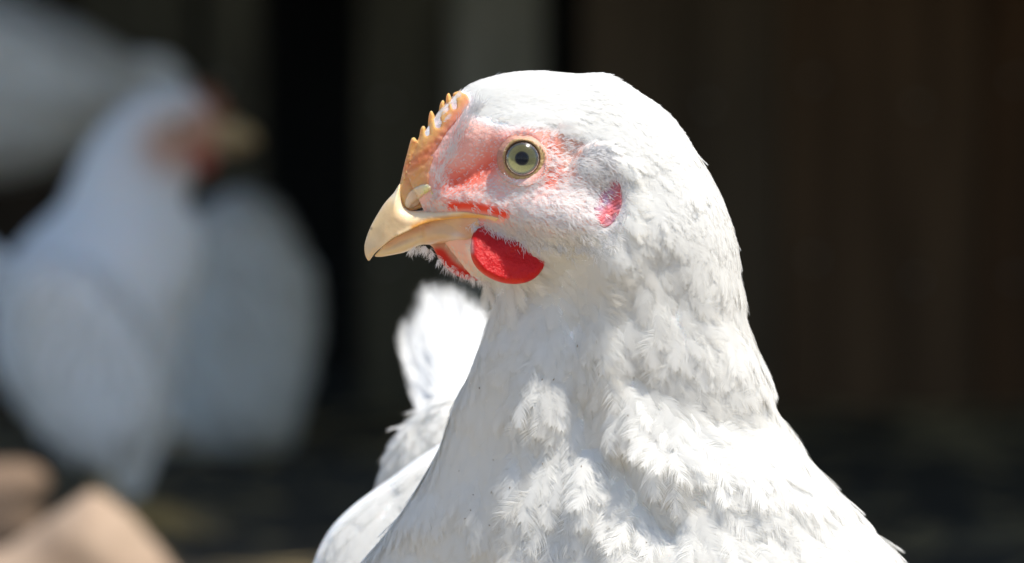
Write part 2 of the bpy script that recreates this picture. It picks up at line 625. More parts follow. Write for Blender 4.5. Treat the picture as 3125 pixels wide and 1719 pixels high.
for zz in (0.06, 0.36):
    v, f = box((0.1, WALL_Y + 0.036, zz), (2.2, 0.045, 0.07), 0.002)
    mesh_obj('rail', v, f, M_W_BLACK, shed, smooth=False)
# dark interior behind the gaps, put in as a near-black wall
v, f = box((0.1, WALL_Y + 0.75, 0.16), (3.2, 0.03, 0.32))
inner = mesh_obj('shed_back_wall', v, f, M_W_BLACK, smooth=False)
tag(inner, 'near-black wall for the dark inside of the shed, seen through the gaps between boards', 'wall')

# unseen lean-to roof, added to shade the hens at the back
roof = empty('shade_roof', (0.5, 3.2, 0.5))
tag(roof, 'unseen timber roof added to shade the back of the yard', 'roof')
ROOF_EDGE = 2.66
for k in range(8):
    x0 = -0.43 + k * 0.235
    v, f = box((x0 + 0.115, (ROOF_EDGE + 4.6) / 2, 0.532), (0.229, 4.6 - ROOF_EDGE, 0.02), 0.002)
    if k < 3: v[:, 1] = np.where(v[:, 1] < ROOF_EDGE + 0.1, v[:, 1] + 0.10, v[:, 1])
    if k >= 3: v[:, 1] = np.where(v[:, 1] < ROOF_EDGE + 0.1, v[:, 1] - 0.5, v[:, 1])
    v[:, 2] -= (v[:, 1] - ROOF_EDGE) * 0.10
    mesh_obj('shade_roof_board', v, f, M_W_BROWN, roof, smooth=False)
for xx in (-0.40, 1.42):
    v, f = box((xx, ROOF_EDGE + 0.06, 0.253), (0.05, 0.05, 0.506), 0.003)
    mesh_obj('shade_roof_post', v, f, M_W_BROWN, roof, smooth=False)

# ================================================================== MAIN HEN
def rows(L, s=K):
    return np.array([(a * s, -b * s, c * s, -d_ * s, w_, y) for (a, b, c, d_, w_, y) in L])


st1 = rows([
    (1022, 430, 1080, 560, 40, 0), (1056, 352, 1110, 600, 72, 0), (1104, 284, 1148, 648, 100, 0), (1168, 224, 1180, 688, 128, 0),
    (1250, 192, 1208, 706, 150, 0), (1340, 181, 1226, 718, 165, 0), (1440, 187, 1236, 735, 178, 0), (1520, 190, 1238, 755, 190, 0),
    (1600, 230, 1235, 780, 200, 0), (1680, 290, 1228, 810, 210, 0), (1750, 385, 1220, 845, 225, 5), (1803, 480, 1203, 890, 242, 10),
    (1840, 580, 1183, 940, 248, 20), (1860, 690, 1158, 1000, 256, 36), (1884, 820, 1130, 1075, 275, 58), (1922, 930, 1098, 1150, 305, 82),
    (1960, 1040, 1058, 1225, 355, 112), (2040, 1160, 1003, 1305, 430, 150), (2140, 1280, 948, 1385, 520, 205), (2260, 1417, 888, 1480, 610, 270),
    (2350, 1560, 835, 1600, 680, 420), (2390, 1740, 820, 1760, 740, 500), (2330, 1930, 880, 1930, 700, 560), (2120, 2080, 1050, 2080, 520, 600),
    (1820, 2160, 1320, 2160, 240, 620), (1600, 2175, 1540, 2175, 30, 620)])
NS, NR = 520, 300
bV, bF, caps = loft(st1, NS, NR, egg=0.42)

EYE = np.array(r1(1000, 583))
FACE = np.array([r1(*p) for p in [(240, 700), (330, 560), (480, 440), (600, 300), (760, 330), (950, 400), (1100, 390), (1230, 420), (1380, 470), (1540, 560),
                                   (1610, 700), (1640, 850), (1580, 1010), (1420, 1050), (1250, 1080), (1100, 1090), (950, 1060), (800, 1010), (740, 1060), (700, 1130),
                                   (770, 1330), (640, 1330), (480, 1180), (380, 1110), (300, 1000)]])


def face_bumps(Q, P):
    d = np.zeros(len(Q))
    d += 28 * gs(Q, r1(1440, 610), 60, 48)
    d -= 7 * gl(Q, [r1(1275, 640), r1(1300, 560), r1(1360, 500), r1(1440, 476), r1(1530, 500), r1(1585, 570)], 9)                       # ear tuft
    d -= 14 * gs(Q, r1(1290, 560), 26, 34, 25)                   # hollow behind the eye
    d -= 5 * gl(Q, [r1(1200, 410), r1(1330, 500), r1(1420, 480)], 14)
    d += 13 * gl(Q, [r1(700, 430), r1(900, 385), r1(1080, 375), r1(1230, 410)], 34)    # brow
    d -= 20 * gl(Q, [r1(600, 700), r1(740, 640), r1(850, 570)], 26)                   # lores
    d += 12 * gl(Q, [r1(520, 830), r1(700, 850), r1(880, 900)], 20)
    d += 34 * gs(Q, r1(1100, 900), 150, 60, -12)                  # cheek
    d += 22 * gs(Q, r1(1300, 990), 110, 50)
    d -= 22 * gs(Q, r1(1515, 860), 34, 66, 15)                    # ear lobe bed
    d += 12 * gl(Q, [r1(1620, 640), r1(1660, 800), r1(1620, 980)], 22)
    d -= 50 * gs(Q, (1680, -890), 170, 80, -6)                    # throat under the cheek
    d -= 30 * gs(Q, (1560, -930), 130, 100)
    # neck folds
    d += 26 * gl(Q, [(1850, -800), (1830, -960), (1840, -1120), (1900, -1260), (2010, -1400)], 46)
    d -= 16 * gl(Q, [(2010, -800), (2040, -900), (2060, -990)], 40)
    d -= 22 * gl(Q, [(1740, -1000), (1760, -1180), (1800, -1330)], 42)
    d += 12 * gl(Q, [(2090, -1000), (2180, -1080), (2290, -1130)], 44)
    d -= 14 * gl(Q, [(1940, -1130), (2080, -1220), (2220, -1300), (2350, -1340)], 42)
    d += 20 * gl(Q, [(2050, -1430), (2250, -1450), (2450, -1520)], 60)
    d -= 30 * gl(Q, [(1900, -1420), (1960, -1520), (2040, -1600)], 44)
    d += 24 * gl(Q, [(1640, -1230), (1620, -1400), (1560, -1620)], 60)
    low = sstep(-Q[:, 1], 760, 980)
    lf_ = sstep(Q[:, 0] + (-Q[:, 1] - 900) * 0.35, 1700, 1480)
    Pv = P * np.array((1, 1, 0.45))
    d += low * (noise(Pv, 110, 3) * 8 + noise(Pv, 55, 4) * 4) * (1 - 0.85 * lf_)
    d += (1 - low) * noise(P, 60, 6) * 1.5 + inside(Q, FACE) * (noise(P, 8, 14) * 1.1 + noise(P * np.array((1, 1, 2.2)), 22, 15) * 1.6)
    return d


Q = bV[:, [0, 2]]
# surface normals of the smooth loft
grid = bV.reshape(NS, NR, 3)
du = np.gradient(grid, axis=0); dv = np.roll(grid, -1, 1) - np.roll(grid, 1, 1)
nn = np.cross(dv, du).reshape(-1, 3); nn /= np.linalg.norm(nn, axis=1)[:, None] + 1e-9
if (nn[:, 1] * (bV[:, 1] - np.repeat(grid.mean(1), NR, 0)[:, 1])).mean() < 0: nn = -nn
side = np.abs(nn[:, 1]) ** 0.7
disp = face_bumps(Q, bV) * side
eye_d = np.linalg.norm(Q - EYE, axis=1)
disp += 14 * np.exp(-((eye_d - 72) / 22) ** 2) * side
disp -= 34 * (1 - sstep(eye_d, 50, 64)) * side
bV = bV + nn * disp[:, None]
low = sstep(-Q[:, 1], 600, 900)
bV[:, 0] += low * noise(bV, 90, 8) * 5
FLIP = False


def skin_color(Q):
    c = np.tile(np.array((0.86, 0.85, 0.82)), (len(Q), 1))
    ins = inside(Q, FACE).astype(float)
    db = dist_segs(Q, FACE, np.roll(FACE, -1, 0))
    f = np.where(ins > 0, sstep(db, 0, 34), 0)
    c = mixc(c, (0.86, 0.47, 0.38), f * 0.9)
    c = mixc(c, (0.85, 0.68, 0.62), f * 0.8 * sstep(Q[:, 0], r1(820, 0)[0], r1(1000, 0)[0]) * sstep(Q[:, 1], r1(0, 700)[1], r1(0, 800)[1]))
    red = (0.82, 0.11, 0.05); pink = (0.85, 0.36, 0.29)
    n1 = noise(np.stack([Q[:, 0], Q[:, 0] * 0, Q[:, 1]], 1), 14, 5) * 0.15 + 1
    c = mixc(c, (0.80, 0.46, 0.41), np.clip(gs(Q, r1(900, 800), 110, 40, -5), 0, 1) * 0.4 * n1)
    c = mixc(c, red, np.clip(gl(Q, [r1(560, 720), r1(700, 680), r1(790, 610), r1(860, 545)], 30) * 1.0 * n1, 0, 1))
    c = mixc(c, pink, np.clip(gl(Q, [r1(840, 530), r1(920, 455), r1(1010, 425), r1(1100, 425), r1(1180, 470)], 17) * 0.95, 0, 1))
    c = mixc(c, red, np.clip(gl(Q, [r1(1200, 500), r1(1235, 570), r1(1230, 640), r1(1150, 730)], 22) * 0.75 * n1, 0, 1))
    c = mixc(c, (0.72, 0.36, 0.27), np.clip(gl(Q, [r1(1160, 395), r1(1250, 420), r1(1330, 480), r1(1300, 560)], 24) * 0.95, 0, 1))
    c = mixc(c, (0.62, 0.36, 0.28), np.clip(gs(Q, r1(1300, 540), 36, 40, 25), 0, 1) * 0.7)
    c = mixc(c, (0.70, 0.42, 0.34), np.clip(gl(Q, [r1(1275, 640), r1(1300, 560), r1(1360, 500), r1(1440, 476), r1(1530, 500), r1(1585, 570)], 11), 0, 1) * 0.85)
    c = mixc(c, (0.86, 0.07, 0.03), np.clip(gl(Q, [r1(560, 868), r1(680, 872), r1(780, 890), r1(890, 925)], 11) * 1.1, 0, 1))
    c = mixc(c, (0.62, 0.05, 0.04), np.clip(gl(Q, [r1(640, 990), r1(720, 1010), r1(800, 1050)], 20), 0, 1))
    c = mixc(c, pink, np.clip(gl(Q, [r1(480, 560), r1(500, 620), r1(520, 700)], 14) * 0.8, 0, 1))
    c = mixc(c, pink, np.clip(gl(Q, [r1(600, 330), r1(570, 450), r1(660, 540)], 42) * 0.7, 0, 1))
    thr = sstep(dist_line(Q, [r1(420, 1130), r1(520, 1200), r1(640, 1290), r1(760, 1330)]), 45, 5)
    c = mixc(c, (0.72, 0.56, 0.44), np.clip(thr, 0, 1) * 0.7)
    # warm bounce light from below, painted as cream low on the breast
    c = mixc(c, (0.80, 0.74, 0.60), np.clip(gs(Q, (1900, -1650), 260, 160), 0, 1) * 0.6)
    return c


FRONT = Frame(1.5)
wV = FRONT.world(bV)
zmin = 0.0
hen = empty('hen', (0.02, 1.56, 0.0))
tag(hen, 'white hen in sharp focus with red wattle, orange comb and open eye, head in profile', 'hen', 'white hens in the yard')
allF = [list(map(int, f)) for f in bF] + [list(map(int, c)) for c in caps]
# rear part of the trunk, joined to the same mesh
def ellipsoid(c, r, nu=48, nv=32, rot=0.0, pw=1.0):
    V = []
    for i in range(nv + 1):
        a = math.pi * i / nv
        for j in range(nu):
            b = 2 * math.pi * j / nu
            V.append((math.sin(a) * math.cos(b) * r[0], math.sin(a) * math.sin(b) * r[1], math.cos(a) * r[2]))
    V = np.array(V)
    co, si = math.cos(rot), math.sin(rot)
    V = np.stack([V[:, 0] * co - V[:, 1] * si, V[:, 0] * si + V[:, 1] * co, V[:, 2]], 1) + np.array(c)
    F = []
    for i in range(nv):
        for j in range(nu):
            F.append([i * nu + j, (i + 1) * nu + j, (i + 1) * nu + (j + 1) % nu, i * nu + (j + 1) % nu])
    return V, F


rear = ellipsoid((1640, 1150, -2060), (640, 1150, 560), rot=0.12)
SURF1 = Surf(bV, allF)
if SURF1.depth(1700, -600) > 0: print('WARN depth')
jV, jF = join((bV, allF), rear)
body = mesh_obj('body', F1.world(jV), jF, M_BODY, hen, colors=skin_color(jV[:, [0, 2]]))


def at_depth(pts, dy):
    """outline given as seen, moved to its own distance behind the head"""
    k = (1.5 + dy * PX) / 1.5
    return [((x - 1562.5) * k + 1562.5, (z + 859.5) * k - 859.5) for x, z in pts]


# ---- depth of the skin at a place
def surfT(Q, pad=4, mn=12):
    out = np.full(len(Q), float(mn))
    for i, q in enumerate(Q):
        d = SURF1.depth(q[0], q[1])
        if d is not None: out[i] = max(mn, -d + pad)
    return out


# ---- comb
comb_o = [(250, 705), (262, 650), (276, 590), (292, 530), (308, 470), (320, 447), (336, 446), (350, 462), (362, 440), (372, 392), (386, 374), (402, 384),
          (412, 425), (416, 390), (420, 330), (430, 286), (442, 282), (458, 312), (472, 355), (480, 372), (482, 310), (490, 245), (505, 216), (519, 224),
          (530, 275), (528, 210), (536, 176), (549, 173), (562, 200), (582, 262), (576, 205), (572, 176), (590, 163), (625, 158), (662, 172), (684, 205),
          (690, 240), (662, 285), (630, 330), (590, 390), (550, 450), (510, 520), (480, 590), (460, 660), (455, 740), (440, 800), (400, 860), (330, 895),
          (270, 880), (245, 830), (236, 770)]
comb_p = [r1(*p) for p in comb_o]
ridge = [r1(268, 640), r1(330, 520), (r1(420, 440)), r1(520, 340), r1(640, 230)]


def comb_T(Q):
    t = surfT(Q, 6, 17)
    dr = dist_line(Q, [r1(330, 700), r1(420, 560), r1(520, 420), r1(620, 300)])
    up = np.array([q[1] - np.interp(q[0], [r1(250, 0)[0], r1(330, 0)[0], r1(470, 0)[0], r1(680, 0)[0]], [r1(0, 600)[1], r1(0, 520)[1], r1(0, 420)[1], r1(0, 240)[1]]) for q in Q])
    f = sstep(up, 40, -30)
    t = np.maximum(t, 18)
    # folds running up from the nostril
    for k, (a, b, a2, b2) in enumerate([(300, 660, 500, 500), (290, 610, 470, 480), (320, 720, 440, 560)]):
        t -= 3 * gl(Q, [r1(a, b), r1((a + a2) / 2 + 12, (b + b2) / 2 + 14), r1(a2, b2)], 5)
    # nostril slit
    t -= 30 * gl(Q, [r1(330, 872), r1(375, 838), r1(425, 798)], 6)
    t += 2 * noise(np.stack([Q[:, 0], Q[:, 0] * 0, Q[:, 1]], 1), 14, 9)
    return np.maximum(t, 3)


cV, cF = inflate(comb_p, 3.5, comb_T, lambda Q: 12 + 14 * gl(Q, [r1(560, 440), r1(510, 520), r1(465, 640), r1(450, 760)], 26))
Q = cV[:, [0, 2]]
cc = np.tile(np.array((0.98, 0.56, 0.20)), (len(Q), 1))
cc = mixc(cc, (0.95, 0.58, 0.20), np.clip(dist_line(Q, ridge) / 60 * sstep(Q[:, 1], r1(0, 520)[1], r1(0, 350)[1]), 0, 1) * 0.7)
cc = mixc(cc, (0.90, 0.24, 0.10), np.clip(gl(Q, [r1(290, 640), r1(400, 560), r1(520, 460), r1(600, 330)], 16) * 0.75, 0, 1))
cc = mixc(cc, (0.90, 0.25, 0.15), np.clip(gl(Q, [r1(485, 560), r1(470, 640)], 9) * 0.7, 0, 1))
cc = mixc(cc, (0.93, 0.58, 0.30), np.clip(gs(Q, r1(300, 760), 26, 40, 20) * 0.8, 0, 1))
cc = mixc(cc, (0.88, 0.38, 0.30), np.clip(gl(Q, [r1(690, 240), r1(590, 390), r1(510, 520), r1(460, 660), r1(450, 760)], 19), 0, 1) * 0.9)
comb = mesh_obj('comb', F1.world(cV), cF, M_COMB, hen, colors=cc)

# warts on the comb front
items = []
for k in range(12):
    u = random.random()
    x, y = 262 + 60 * u + random.uniform(0, 40), 690 - 240 * u + random.uniform(-6, 30)
    q = r1(x, y); t = comb_T(np.array([q]))[0]
    v, f = ellipsoid((q[0], -min(t, 22) * 0.8, q[1]), (random.uniform(4, 7), 5, random.uniform(4, 7)), 8, 6)
    items.append((v, f))
v, f = join(*items)
o = mesh_obj('wart', F1.world(v), f, M_COMB, comb, colors=np.tile((0.92, 0.50, 0.20), (len(v), 1)))
tag(o, kind='stuff')

# ---- nostril flap
npz = [r1(*p) for p in [(276, 866), (280, 825), (302, 785), (338, 756), (385, 738), (425, 740), (440, 762), (420, 796), (388, 826), (360, 858), (322, 880), (292, 882)]]
v, f = inflate(npz, 3.5, 6, 14, yc=lambda Q: -comb_T(Q) - 0.0)
flapc = np.tile(np.array((0.84, 0.62, 0.40)), (len(v), 1))
flapc = mixc(flapc, (0.88, 0.80, 0.42), gs(v[:, [0, 2]], r1(405, 765), 9, 9))
mesh_obj('nostril_flap', F1.world(v), f, M_BEAK, hen, colors=flapc)
items = []
for k in range(16):
    q = r1(random.gauss(412, 16), random.gauss(775, 18)); t = comb_T(np.array([q]))[0]
    items.append(ellipsoid((q[0], -t - 5, q[1]), (random.uniform(1.5, 3.5), 2.5, random.uniform(1.5, 3.5)), 6, 5))
v, f = join(*items)
tag(mesh_obj('crumb', F1.world(v), f, mat('yellow_crumb', (0.80, 0.74, 0.30), 0.7), hen), kind='stuff')

# ---- upper beak
ub = [r1(*p) for p in [(246, 730), (205, 788), (150, 850), (105, 920), (66, 990), (38, 1060), (25, 1115), (28, 1165), (44, 1202), (56, 1204), (76, 1178), (98, 1150),
                        (150, 1108), (200, 1070), (260, 1040), (320, 1012), (380, 985), (440, 966), (520, 955), (620, 946), (700, 945), (780, 952), (840, 968), (864, 962),
                        (866, 940), (820, 925), (740, 912), (680, 902), (620, 888), (560, 880), (480, 888), (400, 895), (330, 898), (285, 884), (262, 850), (252, 800)]]
UBX = [r1(u, 0)[0] for u in (20, 60, 150, 280, 450, 600, 700, 870)]
UBT = [8, 20, 42, 66, 92, 122, 140, 168]


def ub_T(Q):
    t = np.interp(Q[:, 0], UBX, UBT)
    m = Q[:, 0] > r1(470, 0)[0]
    if m.any():
        s_ = surfT(Q[m], 7, 60)
        k = sstep(Q[m][:, 0], r1(470, 0)[0], r1(640, 0)[0])
        t[m] = t[m] * (1 - k) + s_ * k
    t = t + 5 * gl(Q, [r1(240, 1050), r1(330, 1005), r1(440, 962), r1(560, 948), r1(700, 940)], 5)
    return t


tom = np.array([r1(*p) for p in [(76, 1178), (98, 1150), (150, 1108), (200, 1070), (260, 1040), (320, 1012), (380, 985), (440, 966), (520, 955), (620, 946), (700, 945), (780, 952), (840, 966)]])
v, f = inflate(ub, 3.5, ub_T, lambda Q: np.interp(Q[:, 0], [r1(300, 0)[0], r1(520, 0)[0], r1(660, 0)[0]], [46, 26, 7]), sharp=lambda M: dist_line(M, tom) < 5)
Q = v[:, [0, 2]]
c = np.tile(np.array((0.89, 0.62, 0.33)), (len(v), 1))
c = mixc(c, (0.90, 0.76, 0.52), np.clip(gl(Q, [r1(215, 800), r1(240, 860), r1(300, 915), r1(450, 912), r1(600, 915)], 12), 0, 1) * 0.85)
c = mixc(c, (0.86, 0.58, 0.24), np.clip(gl(Q, [r1(60, 1040), r1(120, 940), r1(190, 880)], 14), 0, 1) * 0.35)
c = mixc(c, (0.84, 0.36, 0.05), np.clip(gl(Q, [r1(330, 1000), r1(420, 962), r1(520, 948), r1(640, 936), r1(760, 930)], 6.5), 0, 1) * 0.95)
c = mixc(c, (0.88, 0.50, 0.20), np.clip(gl(Q, [r1(560, 884), r1(700, 908), r1(840, 935)], 7), 0, 1) * 0.7)
c = mixc(c, (0.72, 0.55, 0.35), np.clip(gs(Q, r1(60, 1150), 26, 28), 0, 1) * 0.7)
c = mixc(c, (0.25, 0.16, 0.08), np.clip(gs(Q, r1(67, 1008), 2.6, 2.6), 0, 1) * 0.9)
upper = mesh_obj('upper_beak', F1.world(v), f, M_BEAK, hen, colors=c)

# ---- lower beak
lb = [r1(*p) for p in [(88, 1178), (110, 1150), (160, 1100), (220, 1062), (300, 1018), (400, 975), (520, 948), (640, 940), (740, 946), (760, 985), (735, 1030), (712, 1075), (660, 1094),
                        (590, 1092), (500, 1098), (430, 1106), (370, 1110), (320, 1135), (260, 1158), (200, 1170), (130, 1182)]]


def lb_T(Q):
    t = np.interp(Q[:, 0], [r1(u, 0)[0] for u in (80, 180, 300, 450, 600, 750)], [10, 26, 44, 66, 92, 118])
    s_ = surfT(Q, 5, 10)
    t = np.where(Q[:, 0] > r1(470, 0)[0], np.maximum(t, s_), t)
    t = t - 7 * gl(Q, [r1(150, 1140), r1(260, 1085), r1(380, 1050)], 7)
    t = t - 5 * gl(Q, [r1(380, 1010), r1(385, 1090)], 4)
    return t


top_l = np.array([r1(*p) for p in [(88, 1178), (160, 1100), (220, 1062), (300, 1018), (400, 975), (520, 948), (640, 940), (740, 946)]])
v, f = inflate(lb, 4, lb_T, lambda Q: np.interp(Q[:, 0], [r1(450, 0)[0], r1(640, 0)[0]], [34, 14]), sharp=lambda M: dist_line(M, top_l) < 6)
Q = v[:, [0, 2]]
c = np.tile(np.array((0.70, 0.47, 0.28)), (len(v), 1))
c = mixc(c, (0.78, 0.60, 0.34), np.clip(gl(Q, [r1(120, 1165), r1(250, 1140), r1(360, 1090)], 14), 0, 1) * 0.8)
c = mixc(c, (0.60, 0.30, 0.18), np.clip(gl(Q, [r1(170, 1105), r1(300, 1040), r1(420, 990)], 7), 0, 1) * 0.6)
c = mixc(c, (0.72, 0.62, 0.55), np.clip(gs(Q, r1(585, 1065), 16, 9, 25), 0, 1) * 0.8)
c = mixc(c, (0.66, 0.30, 0.20), np.clip(gs(Q, r1(660, 1000), 20, 30), 0, 1) * 0.6)
lower = mesh_obj('lower_beak', F1.world(v), f, M_BEAK, hen, colors=c)

# ---- wattles
w1 = [r1(*p) for p in [(700, 1040), (684, 1100), (684, 1170), (706, 1232), (756, 1286), (830, 1328), (915, 1349), (1000, 1346), (1070, 1318), (1122, 1262), (1156, 1190), (1150, 1150),
                        (1090, 1105), (980, 1050), (860, 1000), (760, 990)]]


def w1_y(Q):
    up = sstep(Q[:, 1], r1(0, 1130)[1], r1(0, 1020)[1])
    base = -150 - 30 * gs(Q, r1(780, 1260), 90, 60, -30)
    return base + up * 26 + 14 * gl(Q, [r1(820, 1110), r1(960, 1160), r1(1120, 1180)], 22)


def pebbles(Q, sc=9):
    return noise(np.stack([Q[:, 0], Q[:, 0] * 0, Q[:, 1]], 1), sc, 12)


v, f = inflate(w1, 3.2, lambda Q: 20 + 1.6 * pebbles(Q, 6.5) + 1.4 * pebbles(Q, 22) + 7 * gl(Q, [r1(700, 1180), r1(770, 1270), r1(900, 1325)], 10), 20, yc=w1_y)
Q = v[:, [0, 2]]
c = np.tile(np.array((0.62, 0.004, 0.005)), (len(v), 1))
c = mixc(c, (0.42, 0.006, 0.010), np.clip(gs(Q, r1(900, 1080), 100, 30, -12), 0, 1) * 0.6)  # shade of the cheek painted as darker red near the top
c = mixc(c, (0.80, 0.05, 0.02), np.clip(gl(Q, [r1(690, 1180), r1(740, 1270), r1(860, 1335), r1(1000, 1340)], 7), 0, 1) * 0.8)  # sunlit lower rim painted as a brighter red
c = mixc(c, (0.75, 0.45, 0.40), np.clip(gl(Q, [r1(684, 1090), r1(688, 1150)], 5), 0, 1) * 0.8)
tag(mesh_obj('wattle', F1.world(v), f, M_WATTLE, hen, colors=c), 'large bright red near wattle')
w2 = [r1(*p) for p in [(425, 1085), (450, 1130), (482, 1190), (522, 1244), (582, 1292), (650, 1320), (725, 1328), (760, 1310), (780, 1240), (740, 1090), (600, 1050)]]
v, f = inflate(w2, 4, 12, 12, yc=50)
Q = v[:, [0, 2]]
c = np.tile(np.array((0.72, 0.45, 0.34)), (len(v), 1))
c = mixc(c, (0.72, 0.04, 0.02), sstep(dist_line(Q, [r1(478, 1190), r1(522, 1246), r1(582, 1294), r1(650, 1322), r1(740, 1325)]), 42, 22))
tag(mesh_obj('wattle', F1.world(v), f, M_WATTLE, hen, colors=c), 'small far wattle, red only along its edge')

# ---- ear lobe
el = [r1(*p) for p in [(1545, 690), (1596, 705), (1618, 780), (1618, 862), (1595, 940), (1550, 1000), (1492, 1020), (1446, 985), (1420, 900), (1436, 825), (1484, 758)]]
def el_T(Q):
    t = surfT(Q, 5, 100) + 2.5 * noise(np.stack([Q[:, 0], Q[:, 0] * 0, Q[:, 1]], 1), 15, 31)
    for k in range(7):
        a = k * 26
        t = t + 3.4 * gl(Q, [r1(1450 + k * 4, 850 + a * 0.9), r1(1530, 790 + a * 0.9), r1(1600, 740 + a)], 2.6)
    return t
v, f = inflate(el, 3, el_T, 9)
v[:, 1] = np.where(v[:, 1] > 0, v[:, 1] * 1.0, v[:, 1])
Q = v[:, [0, 2]]
c = np.tile(np.array((0.50, 0.17, 0.18)), (len(v), 1))
c = mixc(c, (0.50, 0.36, 0.52), np.clip(0.5 + pebbles(Q, 16) * 1.1, 0, 1) * gs(Q, r1(1510, 850), 28, 60, 15) * 0.9)
c = mixc(c, (0.72, 0.08, 0.08), np.clip(gl(Q, [r1(1470, 960), r1(1540, 900), r1(1590, 800)], 9), 0, 1) * 0.6)
mesh_obj('ear_lobe', F1.world(v), f, M_SKIN, hen, colors=c)

# ---- eye
skin_t = -SURF1.depth(EYE[0] + 66, EYE[1] - 20)
skin_t = max(skin_t, -SURF1.depth(EYE[0] - 60, EYE[1] + 40))
ET = skin_t - 1          # depth towards the camera of the iris rim
IR = 51.0
M_IRIS = mat('iris', attr=True, rough=0.5, spec=0.2)
# concave iris and pupil
V, F, C = [], [], []
nr_, na_ = 34, 96
for i in range(nr_ + 1):
    r_ = i / nr_
    for j in range(na_):
        a = 2 * math.pi * j / na_
        dep = (1 - r_) * 13
        V.append((EYE[0] + math.cos(a) * r_ * IR - (1 - r_) * 3, -(ET - dep), EYE[1] + math.sin(a) * r_ * IR))
        fib = 0.85 + 0.05 * math.sin(j * 1.7 + math.sin(j) * 3) + 0.22 * random.random()
        if r_ < 0.37: col = (0.004, 0.004, 0.008)
        elif r_ < 0.42: col = (0.05, 0.05, 0.035)
        elif r_ < 0.80: col = tuple(np.array((0.25, 0.24, 0.10)) * fib * (0.8 + 0.5 * (r_ - 0.4)))
        elif r_ < 0.90: col = (0.13, 0.13, 0.08)
        else: col = (0.03, 0.025, 0.02)
        C.append(col)
for i in range(nr_):
    for j in range(na_):
        k = (j + 1) % na_
        F.append([i * na_ + j, i * na_ + k, (i + 1) * na_ + k, (i + 1) * na_ + j])
eye = mesh_obj('eye', F1.world(np.array(V)), F, M_IRIS, hen, colors=np.array(C))
# eyeball behind
v, f = ellipsoid((EYE[0], -ET + 36 + 30, EYE[1]), (66, 50, 66), 40, 24)
# cornea
m = bpy.data.materials.new('cornea'); m.use_nodes = True
n = m.node_tree; n.nodes.remove(n.nodes['Principled BSDF'])
gl_ = n.nodes.new('ShaderNodeBsdfGlossy'); gl_.inputs['Roughness'].default_value = 0.15
tr_ = n.nodes.new('ShaderNodeBsdfTransparent'); fr = n.nodes.new('ShaderNodeFresnel'); fr.inputs[0].default_value = 1.36
mx = n.nodes.new('ShaderNodeMixShader')
n.links.new(fr.outputs[0], mx.inputs[0]); n.links.new(tr_.outputs[0], mx.inputs[1]); n.links.new(gl_.outputs[0], mx.inputs[2])
n.links.new(mx.outputs[0], n.nodes['Material Output'].inputs[0])
V, F = [], []
Rc = 66.0; amax = math.asin(52.5 / Rc)
for i in range(25):
    a = amax * i / 24
    for j in range(64):
        b = 2 * math.pi * j / 64
        V.append((EYE[0] + Rc * math.sin(a) * math.cos(b), -(ET + 1 - Rc * math.cos(amax) + Rc * math.cos(a)), EYE[1] + Rc * math.sin(a) * math.sin(b)))
for i in range(24):
    for j in range(64):
        k = (j + 1) % 64
        F.append([i * 64 + j, i * 64 + k, (i + 1) * 64 + k, (i + 1) * 64 + j])
mesh_obj('cornea', F1.world(np.array(V)), F, m, eye)


# eyelid ring
def ring(prof, nseg=120):
    V, F, C = [], [], []
    k = len(prof)
    for j in range(nseg):
        a = 2 * math.pi * j / nseg
        # almond: wider at the front lower corner and the rear
        ox = 1 + 0.06 * math.cos(a - 2.4) ** 2
        for (rr, tt, col) in prof:
            q = (EYE[0] + math.cos(a) * rr * (1.03 if rr > 56 else 1), EYE[1] + math.sin(a) * rr)
            rr2 = rr
            ex = 0.0
            if rr > 57:
                dd = rr - 57
                ex = dd * (0.25 * max(0, math.cos(a - math.radians(-45))) - 0.35 * max(0, math.cos(a - math.radians(100))))
                rr2 = rr + ex
            if rr > 54: tt = tt + 0.7 * math.sin(a * 23) + 0.5 * math.sin(a * 37 + rr)
            if rr > 57: rr2 += 2.5 * math.sin(3 * a + 1) + 1.2 * math.sin(7 * a) - 3 * max(0, math.cos(a - 2.9))
            f_ = 0.5 + 0.5 * math.cos(a - math.radians(-10)); n_ = 0.82 + 0.2 * random.random()
            col = tuple(np.array(col) * (0.62 + 0.38 * f_) * n_)
            tt = tt + (3.5 * max(0, math.sin(a - 0.2)) * math.exp(-((rr - 60) / 14) ** 2)) - 3 * max(0, -math.sin(a))
            V.append((EYE[0] + math.cos(a) * rr2, -(ET + tt), EYE[1] + math.sin(a) * rr2)); C.append(col)
    for j in range(nseg):
        j2 = (j + 1) % nseg
        for i in range(k - 1):
            F.append([j * k + i, j2 * k + i, j2 * k + i + 1, j * k + i + 1])
    return np.array(V), F, np.array(C)


